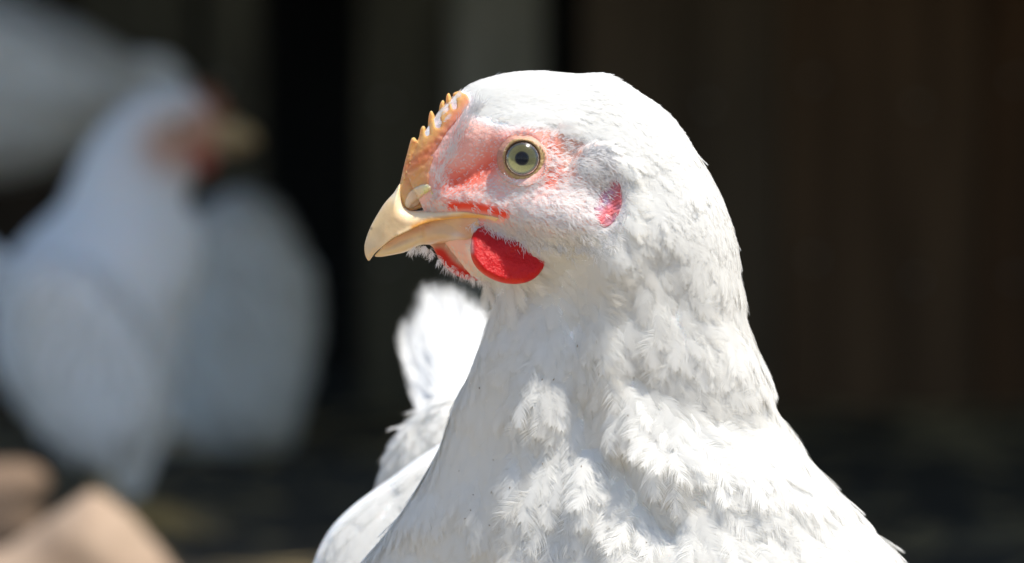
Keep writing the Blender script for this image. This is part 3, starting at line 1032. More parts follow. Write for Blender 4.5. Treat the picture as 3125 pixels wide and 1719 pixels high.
ye = (0.62, 0.42, 0.18); cr = (0.78, 0.56, 0.36); pk = (0.85, 0.42, 0.30)
v, f, c = ring([(50.5, -6, (0.06, 0.04, 0.03)), (51.5, 2.5, (0.10, 0.06, 0.035)), (53.5, 4.5, (0.30, 0.17, 0.08)), (57, 5, ye), (61, 4, ye), (64, 2, (0.66, 0.40, 0.24)), (67, 0, pk), (71, -4, pk), (75, -9, pk), (79, -17, pk), (84, -28, pk)])
mesh_obj('eyelid', F1.world(v), f, M_SKIN, hen, colors=c)
def fold(r0, r1__, a0, a1, rad, lift_, col, nm='eyelid_fold'):
    pts, rr_ = [], []
    for k in range(15):
        u = k / 14; a = math.radians(a0 + (a1 - a0) * u); rr = r0 + (r1__ - r0) * u
        q = EYE + rr * np.array((math.cos(a) * 1.04, math.sin(a)))
        d = SURF1.depth(q[0], q[1])
        y_ = -(ET + lift_) if rr < 66 else (d if d is not None else -ET) - lift_
        pts.append((q[0], y_, q[1])); rr_.append(rad * math.sin(math.pi * (0.06 + 0.88 * u)) ** 0.6)
    v, f = tube(pts, rr_, 8, 2)
    mesh_obj(nm, F1.world(v), f, M_SKIN, hen, colors=np.tile(col, (len(v), 1)))


fold(57, 57, 12, 172, 5.0, 2.5, (0.60, 0.34, 0.20))
fold(66, 72, 20, 150, 5.0, -1, (0.80, 0.38, 0.28))
fold(82, 84, -160, -20, 4.0, -1.5, (0.72, 0.42, 0.34))
fold(94, 98, -140, -35, 4.0, -2.0, (0.78, 0.48, 0.40))
fold(84, 92, -35, 40, 4.0, -1.5, (0.82, 0.32, 0.22))
items = []
for k in range(40):
    a = math.radians(-140 + k * 4.6)
    rr = 71 + (2 if k % 2 else 0) + 4 * max(0, math.cos(a + 0.7))
    items.append(ellipsoid((EYE[0] + math.cos(a) * rr, -(ET + 6), EYE[1] + math.sin(a) * rr), (2.3, 3, 2.3), 8, 6))
v, f = join(*items)
tag(mesh_obj('eyelid_bead', F1.world(v), f, M_DOWN, hen), kind='stuff')

# ================================================================== rear of the main hen: wing, rump, tail
DW = 700
wing_p = at_depth([d2(p) for p in [(775, 1480), (785, 1417), (820, 1345), (870, 1290), (930, 1243), (985, 1205), (1060, 1150), (1180, 1080), (1300, 1040), (1450, 1100), (1500, 1300), (1450, 1600), (1250, 1750), (1000, 1760), (840, 1640)]], DW)
wv, wf = inflate(wing_p, 22, lambda Q: 330 + noise(np.stack([Q[:, 0], Q[:, 0] * 0, Q[:, 1]], 1), 160, 3) * 16, 380, yc=DW + 200)
wing = mesh_obj('wing', F1.world(wv), wf, M_BODY, hen, colors=np.tile((0.80, 0.79, 0.76), (len(wv), 1)))
DR = 1300
rump_p = at_depth([d2(p) for p in [(962, 1240), (970, 1170), (992, 1110), (1025, 1070), (1060, 1045), (1130, 1000), (1260, 1000), (1330, 1100), (1300, 1300), (1150, 1380), (1000, 1340)]], DR)
rv, rf = inflate(rump_p, 18, 200, 200, yc=DR)
rump = mesh_obj('rump', F1.world(rv), rf, M_BODY, hen, colors=np.tile((0.80, 0.79, 0.76), (len(rv), 1)))

DT = 1750
def blade(base, tip, wd, dy, bow=0.0, tipw=0.8):
    b = np.array(base, float); t = np.array(tip, float); ax = t - b; L = np.linalg.norm(ax); ax /= L; pr = np.array((-ax[1], ax[0]))
    us = np.linspace(0, 1, 12)
    prof = wd * (0.35 + 0.65 * np.sin(np.pi * np.clip(us * 0.72 + 0.1, 0, 1)))
    L_ = [b + ax * L * u + pr * (prof[i] + bow * u * u) for i, u in enumerate(us[:-1])]
    R_ = [b + ax * L * u + pr * (-prof[i] + bow * u * u) for i, u in enumerate(us[:-1])]
    end = b + ax * L + pr * bow
    P_ = [tuple(p) for p in L_] + [tuple(end + pr * prof[-1] * 0.5), tuple(end + ax * 8), tuple(end - pr * prof[-1] * 0.5)] + [tuple(p) for p in R_[::-1]]
    return inflate(P_, 14, 2.5, 8, yc=lambda Q: dy + 40 * ((Q - b) @ ax / L) ** 2)


M_QUILL = mat('white_tail_feather', (0.88, 0.88, 0.86), 0.55, 0.25, transl=0.25, bump=0.5, bscale=900)
base_t = (1190, 1150)
T_TAIL = [feather_template(120 + i, nb=58, W=0.30, loose=0.35, camber=0.15, curl=0.12, fill=1.5) for i in range(4)]
rt = np.random.default_rng(12)
for k, (tx, ty, wd, tn_) in enumerate([(996, 800, 0.30, 0), (1006, 765, 0.34, 30), (1024, 725, 0.36, 10), (1046, 700, 0.36, 44), (1068, 690, 0.38, 0), (1090, 690, 0.36, 28), (1114, 716, 0.42, 8), (1140, 704, 0.36, 40),
                                       (1162, 706, 0.38, 4), (1188, 732, 0.42, 30), (1216, 752, 0.42, 12), (1240, 776, 0.42, 40), (1275, 800, 0.44, 0), (1040, 800, 0.34, -20), (1080, 770, 0.40, -30), (1130, 780, 0.42, -24), (1180, 800, 0.42, -36), (1052, 880, 0.40, -44)]):
    bx = 1088 + (tx - 1000) * 0.5
    pb, pt = at_depth([d2((bx + 14, 1150)), d2((tx + 14, ty + 26 + 10 * rt.normal()))], DT)
    pb3 = np.array((pb[0], DT + tn_, pb[1])); pt3 = np.array((pt[0], DT + tn_ + 330, pt[1]))
    ax_ = pt3 - pb3; L = np.linalg.norm(ax_)
    u_ = ax_ / L; nn_ = np.array((0, -1.0, 0)) - u_ * (-u_[1]); nn_ /= np.linalg.norm(nn_)
    x, y, z = axes(nn_, u_, 0.0, rt.normal() * 0.12)
    v, f, nrm = stamp([(T_TAIL[k % 4], pb3, x, y, z, L, L * wd * 1.05)])
    mesh_obj('tail_feather', F1.world(v), f, M_QUILL, hen, normals=nrm)

# ================================================================== plumage of the main hen
flow = field([
    (1450, -250, 1, 0.35), (1600, -215, 1, 0.0), (1800, -240, 1, -0.3), (2000, -380, 0.75, -0.8), (2150, -560, 0.35, -1), (2230, -760, 0.12, -1),
    (1500, -400, 0.8, 0.45), (1650, -360, 1, 0.05), (1850, -430, 0.9, -0.55), (1950, -600, 0.45, -1), (2050, -800, 0.2, -1), (2200, -950, 0.18, -1),
    (1360, -560, 0.9, -0.1), (1600, -620, 1, -0.15), (1750, -640, 0.9, -0.45), (1550, -700, 0.9, -0.4), (1700, -740, 0.7, -0.8), (1420, -740, 0.5, -0.7),
    (1500, -800, -0.2, -1), (1500, -950, -0.25, -1), (1650, -950, 0.0, -1), (1850, -950, 0.15, -1), (1400, -1250, -0.35, -1), (1650, -1200, -0.12, -1),
    (1900, -1200, 0.2, -1), (2150, -1150, 0.5, -1), (2400, -1300, 0.7, -1), (1200, -1600, -0.5, -1), (1500, -1600, -0.15, -1), (1900, -1600, 0.05, -1), (2300, -1600, 0.7, -0.9), (2600, -1600, 0.9, -0.9)], 110)


def fmask(P, N):
    """where contour feathers grow: all but the bare face"""
    Q = P[:, [0, 2]]
    ins = inside(Q, FACE)
    ins2 = inside(Q, np.array(comb_p)) | (Q[:, 0] < r1(430, 0)[0]) & (Q[:, 1] > -900)
    w_ = np.where(ins | ins2, 0.0, 1.0)
    w_ *= np.where(N[:, 1] > 0.25, 0.25, 1.0)         # far side, sparser
    w_ *= np.where(Q[:, 1] < -1900, 0.0, 1.0)
    w_ *= np.where((P[:, 1] > 500), 0.15, 1.0)
    return w_


def region(P):
    x, z = P[:, 0], P[:, 2]
    mid = np.clip(gs(np.stack([x, z], 1), (1800, -1150), 330, 330) * 1.6 + gs(np.stack([x, z], 1), (1800, -1620), 480, 160) * 1.4, 0, 1)
    left = sstep(x, 1620, 1480) * sstep(-z, 900, 1000)
    return mid * (1 - 0.85 * left), left


def plumage(surf, n, seed, weight, flowf, length, spacing, pool, lift, jit, wr=1.0, clump=0.5, cs=90, keepfar=True):
    P, N = surf.sample(n, seed, weight)
    L = length(P)
    keep = thin(P, N, spacing(P, L))
    P, N, L = P[keep], N[keep], L[keep]
    D = flowf(P)
    n1 = noise(P, cs, seed + 1); n2 = noise(P, cs, seed + 2)
    lf = lift(P)
    r = np.random.default_rng(seed + 9)
    items = []
    for i in range(len(P)):
        d = np.array((D[i, 0], 0.0, D[i, 1])); d /= np.linalg.norm(d) + 1e-9
        j = jit(P[i:i + 1])[0]
        a = (n1[i] * clump + r.normal() * 0.25) * j
        d = np.array((d[0] * math.cos(a) - d[2] * math.sin(a), 0, d[0] * math.sin(a) + d[2] * math.cos(a)))
        x, y, z = axes(N[i], d, lf[i] * (1 + 0.6 * n2[i]) + (0.2 * r.random() if r.random() < 0.04 and P[i][2] < -420 else 0) + abs(r.normal()) * 0.04 * j, r.normal() * 0.12 * j)
        LL = L[i] * (1 + r.normal() * 0.10)
        items.append((pool[r.integers(len(pool))], P[i] + N[i] * 1.5, x, y, z, LL, LL * wr * (1 + r.normal() * 0.08), N[i]))
    return items


def len_main(P):
    q = P[:, [0, 2]]
    mid, left = region(P)
    L = np.interp(-P[:, 2], [180, 420, 700, 900, 1200, 1700], [44, 58, 74, 86, 108, 138])
    head = sstep(P[:, 0], 1750, 1450) * sstep(-P[:, 2], 420, 300)
    L = L * (1 - 0.4 * head)
    L = L * (1 - 0.2 * left) * (1 + 0.1 * mid)
    return L


allw = lambda P, N: fmask(P, N) / (len_main(P) / 100) ** 1.6
lift_m = lambda P: 0.03 + 0.045 * region(P)[0]
jit_m = lambda P: 0.35 + 0.95 * region(P)[0] * sstep(-P[:, 2], 700, 900)
small = plumage(SURF1, 70000, 11, allw, flow, len_main, lambda P, L: L * 0.175, T_SM, lift_m, jit_m)
# split by size: smallest templates on the head, full ones below
it_all = []
r = np.random.default_rng(3)
for it in small:
    p = it[1]
    if it[5] > 78:
        md = region(p[None])[0][0]
        pool = T_LO if r.random() < 0.08 + 0.3 * md else T_FE
        it = (pool[r.integers(len(pool))],) + it[1:]
    it_all.append(it)
# the most visible loose feathers stay single parts
cand = [i for i, it in enumerate(it_all) if it[5] > 80 and it[1][1] < 200 and -1719 < it[1][2] < -850]
cand.sort(key=lambda i: -region(it_all[i][1][None])[0][0] * it_all[i][5])
single = set(cand[:280])
meshes = {}
for i in sorted(single):
    (tv, tf), p, x, y, z, L, W = it_all[i][:7]
    key = id(tv)
    if key not in meshes:
        tn = np.stack([np.full(len(tv), -0.15), tv[:, 1] * 0.25, np.ones(len(tv))], 1)
        o0 = mesh_obj('feather', tv, tf, M_FEATHER, normals=tn / np.linalg.norm(tn, axis=1)[:, None])
        meshes[key] = o0.data
        bpy.data.objects.remove(o0)
    o = bpy.data.objects.new('feather', meshes[key])
    COL.objects.link(o)
    R3 = np.stack([x * L, y * W, z * L], 1)
    Mw = RXn @ R3 * PX
    M4 = Matrix([list(Mw[k]) + [0] for k in range(3)] + [[0, 0, 0, 1]])
    M4.translation = Vector(F1.world(p)) - hen.location
    o.parent = hen
    o.matrix_local = M4
rest = [it for i, it in enumerate(it_all) if i not in single]
v, f, nrm = stamp(rest)
tag(mesh_obj('plumage', F1.world(v), f, M_FEATHER, hen, normals=nrm), kind='stuff')
print('feathers', len(it_all), 'faces', len(f))


# ---- short down and bristles on the face
def facemask(P, N):
    Q = P[:, [0, 2]]
    w_ = inside(Q, FACE).astype(float) * np.where(N[:, 1] < 0.1, 1, 0.1)
    e = np.linalg.norm(Q - EYE, axis=1)
    w_ *= sstep(e, 68, 84)
    w_ *= 1 - 0.92 * np.clip(gl(Q, [r1(560, 872), r1(680, 874), r1(780, 892), r1(880, 925)], 15) * 1.2, 0, 1)
    w_ *= 1 - 0.95 * inside(Q, np.array(el))
    w_ *= 1 - 0.95 * inside(Q, np.array(comb_p))
    w_ *= 1 - 0.6 * np.clip(gl(Q, [r1(560, 720), r1(700, 680), r1(860, 545)], 20), 0, 1)
    w_ *= 1 - 0.85 * np.clip(gl(Q, [r1(1100, 420), r1(1200, 480), r1(1235, 570), r1(1230, 640), r1(1150, 730)], 18), 0, 1)
    w_ *= 1 - 0.9 * np.clip(gl(Q, [r1(1190, 390), r1(1300, 450), r1(1300, 560), r1(1275, 640)], 15), 0, 1)
    w_ *= 1 - 0.8 * np.clip(gl(Q, [r1(1300, 560), r1(1360, 500), r1(1440, 476), r1(1530, 500), r1(1585, 570)], 8), 0, 1)
    w_ *= 1 - inside(Q, np.array(ub)) * 1.0
    w_ *= 1 - inside(Q, np.array(lb)) * 0.95
    w_ *= 1 - 0.6 * sstep(Q[:, 0], r1(1080, 0)[0], r1(840, 0)[0]) * sstep(Q[:, 1], r1(0, 800)[1], r1(0, 640)[1])
    w_ *= 1 - 0.35 * sstep(Q[:, 0], r1(1050, 0)[0], r1(800, 0)[0])
    w_ *= 1 + 1.5 * gs(Q, r1(1440, 620), 60, 55) + 1.2 * gs(Q, r1(1200, 980), 180, 40, -10)
    w_ *= np.where((Q[:, 0] < r1(720, 0)[0]) & (Q[:, 1] < r1(0, 930)[1]), 0.12, 1)
    return w_


def len_face(P):
    Q = P[:, [0, 2]]
    L = np.full(len(P), 20.0)
    L += 8 * sstep(Q[:, 0], r1(900, 0)[0], r1(1300, 0)[0])
    L += 14 * gs(Q, r1(1150, 1010), 190, 30, -10) + 8 * gs(Q, r1(1440, 620), 60, 60)
    L -= 9 * sstep(Q[:, 0], r1(1000, 0)[0], r1(840, 0)[0]) * sstep(Q[:, 1], r1(0, 830)[1], r1(0, 700)[1])
    return L


fd = plumage(SURF1, 5200, 31, facemask, flow, len_face, lambda P, L: L * 0.2, T_FT, lambda P: 0.16 + 0 * P[:, 0], lambda P: 0.9 + 0 * P[:, 0], 1.0, 0.5, 60)
# fringe over the mouth corner and jaw
r = np.random.default_rng(77)
for k in range(230):
    u = r.random()
    q = catmull(np.array([r1(690, 985), r1(800, 1035), r1(950, 1060), r1(1100, 1100), r1(1280, 1130), r1(1420, 1120), r1(1560, 1040)]), 200)[int(u * 199)] + r.normal(size=2) * (7 + 12 * u)
    d = SURF1.depth(q[0], q[1])
    if d is None: continue
    an = math.radians(-62 + 25 * u + r.normal() * 18)
    x, y, z = axes(np.array((0, -1.0, 0)), np.array((math.cos(an), 0, math.sin(an))), 0.35 + 0.2 * r.random())
    fd.append((T_TU[r.integers(8)], np.array((q[0], d + 4, q[1])), x, y, z, 24 + 20 * r.random(), 30))
for k in range(80):
    u = r.random()
    q = catmull(np.array([r1(1500, 705), r1(1545, 680), r1(1615, 690), r1(1645, 780), r1(1642, 880), r1(1605, 970), r1(1530, 1020)]), 200)[int(u * 199)] + r.normal(size=2) * 4
    d = SURF1.depth(q[0], q[1])
    if d is None: continue
    an = math.radians(-60 - 75 * u + r.normal() * 14)
    x, y, z = axes(np.array((0, -1.0, 0)), np.array((math.cos(an), 0, math.sin(an))), 0.15)
    fd.append((T_FT[r.integers(8)], np.array((q[0], d - 1, q[1])), x, y, z, 18 + 12 * r.random(), 26))
for k in range(12):
    u = r.random()
    q = catmull(np.array([r1(1500, 740), r1(1440, 820), r1(1415, 900), r1(1440, 990)]), 200)[int(u * 199)] + r.normal(size=2) * 5
    d = SURF1.depth(q[0], q[1])
    if d is None: continue
    an = math.radians(-25 + r.normal() * 20)
    x, y, z = axes(np.array((0, -1.0, 0)), np.array((math.cos(an), 0, math.sin(an))), 0.35)
    fd.append((T_FT[r.integers(8)], np.array((q[0], d - 1, q[1])), x, y, z, 20 + 10 * r.random(), 22))
for k in range(260):          # round puff of down over the ear
    a = r.random() * 2 * math.pi; rr = math.sqrt(r.random())
    q = np.array(r1(1440, 605)) + rr * np.array((math.cos(a) * 52, math.sin(a) * 44))
    d = SURF1.depth(q[0], q[1])
    if d is None: continue
    an = math.atan2(math.sin(a) * 0.5 - 0.25, math.cos(a) * 0.5 + 0.45) + r.normal() * 0.3
    x, y, z = axes(np.array((0, -1.0, 0)), np.array((math.cos(an), 0, math.sin(an))), 0.3)
    fd.append((T_TU[r.integers(8)], np.array((q[0], d, q[1])), x, y, z, 20 + 10 * r.random(), 22))
DL = catmull(np.array([r1(700, 145), r1(850, 40), r1(1050, 22), r1(1300, 45), r1(1480, 55), r1(1650, 115), r1(1800, 240), (2075, -410), (2160, -540), (2230, -680), (2262, -850), (2300, -1030), (2380, -1270), (2600, -1560)]), 400)
for k in range(80):
    u = r.random(); i = int(u * 398)
    q = DL[i] + r.normal(size=2) * 4; tg = DL[i + 1] - DL[i]; tg /= np.linalg.norm(tg) + 1e-9
    an = math.atan2(tg[1], tg[0]) + math.radians(r.uniform(0, 16))
    x, y, z = axes(np.array((0, -1.0, 0)), np.array((math.cos(an), 0, math.sin(an))), 0.0)
    L_ = r.uniform(16, 34) * (0.8 + 0.8 * u)
    fd.append((T_HAIR[r.integers(5)], np.array((q[0] - tg[0] * 8 + tg[1] * 15, r.uniform(-30, 30) + 60 * u, q[1] - tg[1] * 8 - tg[0] * 15)), x, y, z, L_, L_ * 0.7))
# chin and throat hairs
for k in range(150):
    u = r.random()
    q = catmull(np.array([r1(300, 1135), r1(380, 1115), r1(450, 1160), r1(560, 1250), r1(700, 1310), r1(800, 1340)]), 200)[int(u * 199)] + r.normal(size=2) * 4
    an = math.radians(-75 - 25 * (u < 0.3) + r.normal() * 25)
    x, y, z = axes(np.array((0, -1.0, 0)), np.array((math.cos(an), 0, math.sin(an))), 0.1)
    fd.append((T_HAIR[r.integers(5)], np.array((q[0], r.uniform(-40, 60), q[1])), x, y, z, 20 + 16 * r.random(), 24))
# long hairs over the comb base and behind the comb
CB = catmull(np.array([r1(690, 250), r1(590, 400), r1(515, 520), r1(470, 640), r1(458, 740)]), 100)
for k in range(170):
    q = CB[int(r.random() ** 1.4 * 99)] + r.normal(size=2) * 12 + (12, -8)
    d = SURF1.depth(q[0], q[1])
    if d is None: continue
    an = math.radians(70 + r.normal() * 20)
    x, y, z = axes(np.array((0, -1.0, 0)), np.array((math.cos(an), 0, math.sin(an))), 0.25)
    fd.append((T_HAIR[r.integers(5)], np.array((q[0], d - 3, q[1])), x, y, z, 30 + 22 * r.random(), 24))
for k in range(0):
    u = r.random()
    q = catmull(np.array([r1(300, 520), r1(350, 440), r1(420, 370), r1(480, 300), r1(560, 230)]), 200)[int(u * 199)] + r.normal(size=2) * 5
    an = math.radians(118 + r.normal() * 14)
    x, y, z = axes(np.array((0, -1.0, 0)), np.array((math.cos(an), 0, math.sin(an))), 0.05)
    fd.append((T_HAIR[r.integers(5)], np.array((q[0], r.uniform(20, 50), q[1])), x, y, z, 34 + 12 * r.random(), 26))
v, f, nrm = stamp(fd)
tag(mesh_obj('face_down', F1.world(v), f, M_DOWN, hen, normals=nrm), kind='stuff')
print('down', len(fd), len(f))

# ---- specks of dirt caught in the plumage
M_DIRT = mat('dirt', (0.16, 0.11, 0.05), 0.8, 0.1)
items = []
rd = np.random.default_rng(41)
for k in range(34):
    q = np.array((rd.uniform(1380, 1980), -rd.uniform(1000, 1700)))
    if k < 8: q = np.array([(1540, -1130), (1562, -1240), (1500, -1495), (1760, -1050), (1925, -1320), (1965, -1640), (1720, -1585), (1505, -1400)][k], float)
    d = SURF1.depth(q[0], q[1])
    if d is None: continue
    a = rd.normal() * 0.5 - 1.4; L_ = rd.uniform(2, 9)
    p0 = np.array((q[0], d - 16, q[1])); dd = np.array((math.cos(a), -0.2, math.sin(a))) * L_
    items.append(tube([p0, p0 + dd * 0.5, p0 + dd], [0.7, 1.5, 0.5], 5, 1))
v, f = join(*items)
tag(mesh_obj('dirt_speck', F1.world(v), f, M_DIRT, hen), kind='stuff')

# ---- wing, rump and far trunk feathers
SW = Surf(wv, wf)
wfl = field([(1000, -1600, -0.6, -1), (1300, -1400, -0.5, -1), (1700, -1400, 0, -1)], 200)
itw = plumage(SW, 7000, 51, lambda P, N: np.where(N[:, 1] < -0.3, 1.0, 0.0), wfl, lambda P: np.full(len(P), 120.0), lambda P, L: L * 0.24, T_FE, lambda P: 0.0 + 0 * P[:, 0], lambda P: 0.15 + 0 * P[:, 0])
SR = Surf(rv, rf)
itw += plumage(SR, 2500, 61, lambda P, N: np.where(N[:, 1] < -0.2, 1.0, 0.0), wfl, lambda P: np.full(len(P), 100.0), lambda P, L: L * 0.2, T_LO, lambda P: 0.15 + 0 * P[:, 0], lambda P: 1.0 + 0 * P[:, 0])
v, f, nrm = stamp(itw)
tag(mesh_obj('back_plumage', F1.world(v), f, M_FEATHER, hen, normals=nrm), kind='stuff')


# ---- legs
def leg(parent, hip, foot, r0, r1_, face=(-1, 0), toe=0.045, scale=1.0):
    """hip and foot in world metres, foot on the ground"""
    hip = np.array(hip); foot = np.array(foot); face = np.array((face[0], face[1], 0.0)); face /= np.linalg.norm(face)
    hock = hip * 0.35 + foot * 0.65 - face * 0.018
    v, f = tube([hip, hock + (0, 0, 0.004), (hock * 0.5 + foot * 0.5), foot + (0, 0, 0.008)], [r0, r1_ * 1.25, r1_, r1_ * 1.1], 12)
    o = mesh_obj('leg', v, f, M_LEG, parent)
    parts_, claws = [], []
    for an, L in ((0, 1.0), (0.55, 0.85), (-0.55, 0.85), (math.pi, 0.45)):
        d = np.array((face[0] * math.cos(an) - face[1] * math.sin(an), face[0] * math.sin(an) + face[1] * math.cos(an), 0))
        e = foot + d * toe * L
        v, f = tube([foot + (0, 0, 0.010), foot + d * toe * L * 0.5 + (0, 0, 0.009), e + (0, 0, 0.005)], [r1_ * 0.9, r1_ * 0.7, r1_ * 0.5], 8)
        tb = mesh_obj('toe', v, f, M_LEG, o)
        cv, cf = tube([e + (0, 0, 0.005), e + d * 0.006 + (0, 0, 0.005), e + d * 0.011 + (0, 0, 0.001)], [r1_ * 0.45, r1_ * 0.3, 0.0004], 6)
        mesh_obj('claw', cv, cf, M_CLAW, o)
    return o


for xx, yy in ((-0.005, 1.60), (0.062, 1.615)):
    leg(hen, (xx, yy, 0.115), (xx - 0.005, yy - 0.01, 0.0), 0.016, 0.0055, face=(0.2, -1))

# ================================================================== HENS BEHIND
F2 = Frame(3.0)


def back_hen(fr, st, label, face, wing_poly, wing_y, wing_T, tail, feet, fl, seed, y0=0):
    root = empty('hen', (float(fr.world((st[8][0], 0, 0))[0]), float(fr.c[1]) + y0 * fr.s, 0.0))
    tag(root, label, 'hen', 'white hens in the yard')
    V, F, cp = loft(st, 110, 64)
    d = noise(V, 120, seed) * 14
    V[:, 1] += d
    Fl = [list(map(int, f)) for f in F] + [list(map(int, c)) for c in cp]
    Q = V[:, [0, 2]]
    c = np.tile(np.array((0.80, 0.79, 0.77)), (len(V), 1))
    if face:
        for (cx, cz, rx, rz, col, k) in face['blobs']:
            c = mixc(c, col, np.clip(gs(Q, d2((cx, cz)), rx, rz) * k, 0, 1))
    mesh_obj('body', fr.world(V), Fl, M_BODY, root, colors=c)
    su = Surf(V, Fl)
    fw = field(fl, 160)

    def wgt(P, N):
        w_ = np.where(N[:, 1] < 0.35, 1.0, 0.2)
        if face:
            w_ = w_ * (1 - 0.97 * np.clip(gs(P[:, [0, 2]], d2(face['c']), face['r'], face['r'] * 0.8) * 1.5, 0, 1))
        return w_
    it = plumage(su, 4000, seed, wgt, fw, lambda P: np.full(len(P), 95.0), lambda P, L: L * 0.36, T_SM, lambda P: 0.12 + 0 * P[:, 0], lambda P: 1.0 + 0 * P[:, 0], 1.2)
    v, f, nrm = stamp(it)
    tag(mesh_obj('plumage', fr.world(v), f, M_FEATHER, root, normals=nrm), kind='stuff')
    wvv, wff = inflate([d2(p) for p in wing_poly], 22, wing_T, 90, yc=wing_y)
    wg = mesh_obj('wing', fr.world(wvv), wff, M_BODY, root, colors=np.tile((0.80, 0.79, 0.77), (len(wvv), 1)))
    it = plumage(Surf(wvv, wff), 1500, seed + 5, lambda P, N: np.where(N[:, 1] < 0.3, 1.0, 0.05), fw, lambda P: np.full(len(P), 130.0), lambda P, L: L * 0.33, T_SM, lambda P: 0.05 + 0 * P[:, 0], lambda P: 0.4 + 0 * P[:, 0])
    v, f, nrm = stamp(it)
    tag(mesh_obj('wing_feathers', fr.world(v), f, M_FEATHER, wg, normals=nrm), kind='stuff')
    for (b, t, wd, dy) in tail:
        v, f = blade(d2(b), d2(t), wd, dy)
        mesh_obj('tail_feather', fr.world(v), f, M_QUILL, root)
    for hip, foot, fc in feet:
        leg(root, hip, foot, 0.014, 0.005, face=fc, toe=0.04)
    return root, su


st2 = rows([
    (535, 285, 548, 372, 30, 0), (512, 250, 528, 410, 55, 0), (470, 222, 500, 440, 80, 0), (425, 212, 480, 468, 98, 0), (370, 228, 470, 492, 108, 0),
    (300, 275, 470, 515, 120, 0), (235, 345, 490, 540, 150, 0), (190, 430, 508, 580, 190, 10), (150, 515, 515, 640, 240, 20), (70, 590, 505, 710, 290, 30),
    (10, 670, 485, 780, 320, 40), (-25, 780, 460, 870, 330, 50), (-20, 900, 445, 960, 320, 50), (30, 1010, 430, 1050, 280, 50), (110, 1085, 410, 1110, 220, 50),
    (200, 1125, 385, 1145, 130, 50), (270, 1140, 340, 1155, 30, 50)])
skin2 = (0.72, 0.36, 0.28)
hen2, su2 = back_hen(F2, st2, 'blurred white hen behind the sharp hen, turned right, with pink face and tan beak', {
    'blobs': [(420, 370, 55, 60, (0.52, 0.31, 0.22), 1.1), (500, 370, 45, 55, (0.42, 0.16, 0.09), 1.0), (470, 320, 60, 30, (0.5, 0.36, 0.25), 0.7), (530, 320, 50, 60, (0.5, 0.22, 0.12), 0.8)],
    'c': (460, 360), 'r': 95},
    [(60, 690), (130, 640), (240, 660), (330, 740), (400, 850), (430, 960), (410, 1060), (340, 1120), (240, 1120), (140, 1070), (80, 960), (50, 830)], -330, 110,
    [((20, 700), (-220, 600), 60, 20), ((10, 740), (-240, 650), 60, 60), ((20, 680), (-190, 560), 55, -20)],
    [], [(440, -260, -0.3, -0.8), (300, -400, -0.5, -1), (200, -600, -0.3, -1), (600, -700, 0.2, -1), (300, -1000, -0.3, -1), (700, -1000, 0.1, -1), (200, -1300, -0.1, -1)], 101)
# beak, comb, wattle, eye of the second hen
v, f = inflate([d2(p) for p in [(535, 300), (570, 298), (610, 312), (640, 335), (648, 358), (636, 366), (600, 362), (540, 362)]], 8, 30, 30)
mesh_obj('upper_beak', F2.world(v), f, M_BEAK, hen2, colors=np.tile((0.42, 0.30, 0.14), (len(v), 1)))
v, f = inflate([d2(p) for p in [(535, 358), (600, 362), (628, 372), (600, 382), (540, 388)]], 8, 22, 16)
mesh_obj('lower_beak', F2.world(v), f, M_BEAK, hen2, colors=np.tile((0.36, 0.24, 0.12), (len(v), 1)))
v, f = inflate([d2(p) for p in [(480, 235), (495, 205), (510, 228), (525, 205), (538, 238), (555, 232), (562, 262), (575, 270), (572, 300), (530, 300), (490, 270)]], 8, 16, 16)
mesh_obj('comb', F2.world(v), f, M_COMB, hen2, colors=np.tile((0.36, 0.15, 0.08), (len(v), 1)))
v, f = inflate([d2(p) for p in [(490, 385), (530, 380), (545, 400), (535, 430), (510, 440), (488, 420)]], 8, 12, 12, yc=-60)
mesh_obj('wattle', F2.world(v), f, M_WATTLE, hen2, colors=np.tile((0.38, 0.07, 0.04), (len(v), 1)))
ed = su2.depth(*d2((455, 322)))
v, f = ellipsoid((*[d2((455, 322))[0]], ed + 4, d2((455, 322))[1]), (20, 12, 18), 20, 12)
mesh_obj('eye', F2.world(v), f, mat('dark_eye', (0.10, 0.08, 0.03), 0.1, 0.5), hen2)
F4 = Frame(3.52)
st4 = rows([
    (330, 930, 345, 1010, 40, 0), (350, 900, 360, 1050, 80, 0), (400, 840, 390, 1100, 110, 0), (440, 740, 430, 1140, 150, 0), (470, 600, 480, 1165, 210, 0), (520, 520, 540, 1180, 260, 0),
    (590, 485, 610, 1175, 280, 0), (650, 498, 690, 1138, 270, 0), (708, 560, 735, 1060, 240, 0), (750, 640, 760, 960, 190, 0), (776, 720, 775, 880, 110, 0), (786, 775, 784, 825, 30, 0)])
hen4, su4 = back_hen(F4, st4, 'blurred white hen in the deepest shade, mostly hidden behind the hen with the tan beak', None,
                     [(500, 800), (560, 720), (640, 700), (710, 760), (735, 850), (700, 960), (620, 1040), (530, 1020), (490, 920)], -230, 55,
                     [((700, 700), (790, 690), 45, 0), ((700, 730), (795, 740), 45, 40)],
                     [], [(450, -700, 0.3, -1), (700, -700, 0.6, -1), (600, -1000, 0.4, -1), (800, -1100, 0.6, -0.8)], 151)
v, f = inflate([d2(p) for p in [(335, 945), (300, 955), (272, 985), (268, 1000), (300, 998), (338, 992)]], 8, 26, 28)
mesh_obj('beak', F4.world(v), f, M_BEAK, hen4, colors=np.tile((0.42, 0.30, 0.14), (len(v), 1)))
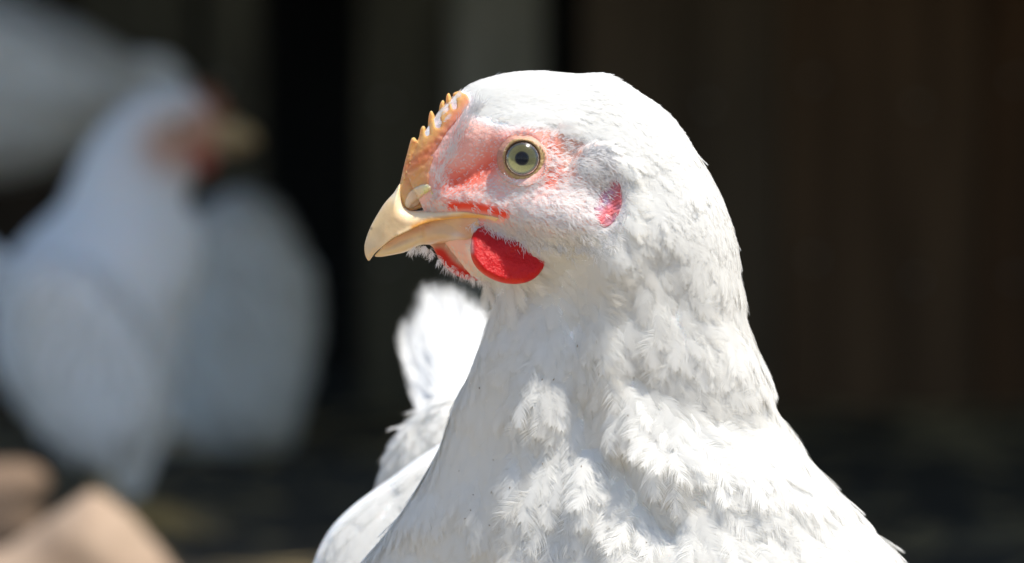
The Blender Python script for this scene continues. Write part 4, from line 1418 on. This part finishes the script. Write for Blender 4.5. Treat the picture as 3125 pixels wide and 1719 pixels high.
# thigh feathers hanging below the belly, then legs to the ground
for (px_, py_, dy, rr) in ((335, 1150, -140, 1.0), (300, 1130, 160, 0.8)):
    a = F2.world((px_ * K, dy, -(py_ - 110) * K)); b = F2.world((px_ * K, dy, -(py_ + 95) * K))
    v, f = tube([a, a * 0.6 + b * 0.4, b], [0.024 * rr, 0.017 * rr, 0.006], 16)
    mesh_obj('thigh', v, f, mat('thigh_down', (0.80, 0.79, 0.77), 0.8, 0.1) if 'thigh_down' not in bpy.data.materials else bpy.data.materials['thigh_down'], hen2)
    leg(hen2, b + (0, 0, 0.012), (b[0] + 0.006, b[1], 0.0), 0.006, 0.0045, face=(1, -0.3), toe=0.038)

for (px_, dy) in ((560, -90), (640, 110)):
    a = F4.world((px_ * K, dy, -1060 * K)); b = F4.world((px_ * K, dy, -1215 * K))
    v, f = tube([a, a * 0.6 + b * 0.4, b], [0.022, 0.015, 0.006], 16)
    mesh_obj('thigh', v, f, bpy.data.materials['thigh_down'], hen4)
    leg(hen4, b + (0, 0, 0.012), (b[0] - 0.01, b[1], 0.0), 0.006, 0.0045, face=(-1, -0.2), toe=0.038)

F3 = Frame(3.35)
st3 = rows([
    (-560, -160, -560, -60, 40, 0), (-520, -200, -530, -20, 80, 0), (-450, -215, -490, 10, 100, 0), (-400, -180, -460, 60, 120, 0), (-340, -110, -440, 140, 160, 0),
    (-240, -80, -400, 260, 240, 0), (-130, -60, -300, 370, 320, 0), (-20, -25, -150, 440, 350, 0), (90, 20, 0, 450, 330, 0), (200, 70, 110, 420, 280, 0),
    (300, 125, 190, 370, 200, 0), (370, 160, 280, 330, 120, 0), (420, 190, 380, 270, 40, 0)])
hen3, su3 = back_hen(F3, st3, 'blurred white hen at the top left edge with only its sloping back in view', None,
                     [(-200, 80), (-60, 40), (80, 80), (200, 150), (290, 230), (200, 270), (60, 290), (-100, 270), (-200, 200)], -290, 60,
                     [((320, 190), (470, 215), 60, 0), ((330, 210), (460, 250), 60, 40), ((310, 170), (450, 190), 55, -40)],
                     [], [(-400, 0, 0.9, -0.6), (-100, -100, 1, -0.4), (200, -200, 1, -0.5), (0, -450, 0.8, -0.4)], 131)
v, f = inflate([d2(p) for p in [(-555, -150), (-600, -140), (-650, -105), (-655, -90), (-600, -88), (-555, -80)]], 8, 26, 30)
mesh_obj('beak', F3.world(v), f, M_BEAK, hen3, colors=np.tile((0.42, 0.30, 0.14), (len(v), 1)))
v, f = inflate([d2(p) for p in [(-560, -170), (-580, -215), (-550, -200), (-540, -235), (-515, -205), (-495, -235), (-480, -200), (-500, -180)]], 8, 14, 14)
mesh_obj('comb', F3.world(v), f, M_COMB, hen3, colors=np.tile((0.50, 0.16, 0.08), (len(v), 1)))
for (px_, dy) in ((-190, -120), (-120, 140)):
    a = F3.world((px_ * K, dy, -350 * K)); b = F3.world((px_ * K, dy, -560 * K))
    v, f = tube([a, a * 0.6 + b * 0.4, b], [0.026, 0.018, 0.006], 16)
    mesh_obj('thigh', v, f, bpy.data.materials['thigh_down'], hen3)
    leg(hen3, b + (0, 0, 0.012), (b[0] - 0.01, b[1], 0.0), 0.006, 0.0048, face=(-1, -0.1), toe=0.04)

# ================================================================== STONES, STRAW
def at(px, py, dist):
    return np.array(CAM) + RXn @ np.array(((px - 1288) / 2576 * 0.28 / 1.5 * dist, dist, -(py - 708.5) / 2576 * 0.28 / 1.5 * dist))


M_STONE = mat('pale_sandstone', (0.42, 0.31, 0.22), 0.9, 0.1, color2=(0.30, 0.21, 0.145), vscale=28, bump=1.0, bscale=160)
M_STONE2 = mat('shaded_stone', (0.22, 0.15, 0.10), 0.9, 0.1, color2=(0.14, 0.095, 0.065), vscale=28, bump=1.0, bscale=160)  # darker copy of the sandstone, shadow put into its colour


def stone(name, outline, dist, thick, m_, seed):
    """outline as seen, in display px, standing on the ground"""
    fr = Frame(dist)
    v, f = inflate([d2(p) for p in outline], 14, thick, thick * 0.6)
    v[:, 1] += noise(v, 120, seed) * 12
    v[:, 2] += noise(v, 90, seed + 1) * 8
    wv_ = fr.world(v)
    wv_[:, 2] = np.maximum(wv_[:, 2], -0.006)
    return wv_, f


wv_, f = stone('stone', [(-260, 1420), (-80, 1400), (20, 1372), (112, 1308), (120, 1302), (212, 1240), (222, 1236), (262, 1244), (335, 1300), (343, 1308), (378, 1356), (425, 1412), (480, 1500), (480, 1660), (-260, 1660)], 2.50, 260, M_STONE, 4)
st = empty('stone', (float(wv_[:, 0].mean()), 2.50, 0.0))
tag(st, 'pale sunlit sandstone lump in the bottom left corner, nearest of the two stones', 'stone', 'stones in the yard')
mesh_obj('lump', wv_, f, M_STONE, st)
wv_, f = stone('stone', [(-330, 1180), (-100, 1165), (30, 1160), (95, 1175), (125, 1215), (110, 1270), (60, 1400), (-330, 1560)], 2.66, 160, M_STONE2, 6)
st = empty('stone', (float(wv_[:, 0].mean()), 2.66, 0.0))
tag(st, 'shade-darkened brown stone at the left edge behind the pale sandstone lump', 'stone', 'stones in the yard')
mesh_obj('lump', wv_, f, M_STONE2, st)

M_STRAW = mat('straw', (0.30, 0.23, 0.11), 0.7, 0.2)
items = []
r = np.random.default_rng(5)
for k in range(700):
    x, y = r.uniform(-0.8, 0.8), r.uniform(2.4, 3.7)
    a = r.random() * math.pi; L = r.uniform(0.02, 0.06)
    c = np.array((x, y, 0.006 + r.random() * 0.004)); d = np.array((math.cos(a), math.sin(a), r.normal() * 0.1)) * L / 2
    s_ = np.array((-math.sin(a), math.cos(a), 0)) * 0.0009
    items.append((np.array([c - d - s_, c - d + s_, c + d + s_, c + d - s_, c - d + (0, 0, .0014), c + d + (0, 0, .0014)]), [[0, 1, 4], [1, 2, 5, 4], [2, 3, 5], [3, 0, 4, 5], [0, 3, 2, 1]]))
v, f = join(*items)
tag(mesh_obj('straw', v, f, M_STRAW), 'scattered straw stalks on the dark earth', 'straw', kind='stuff')
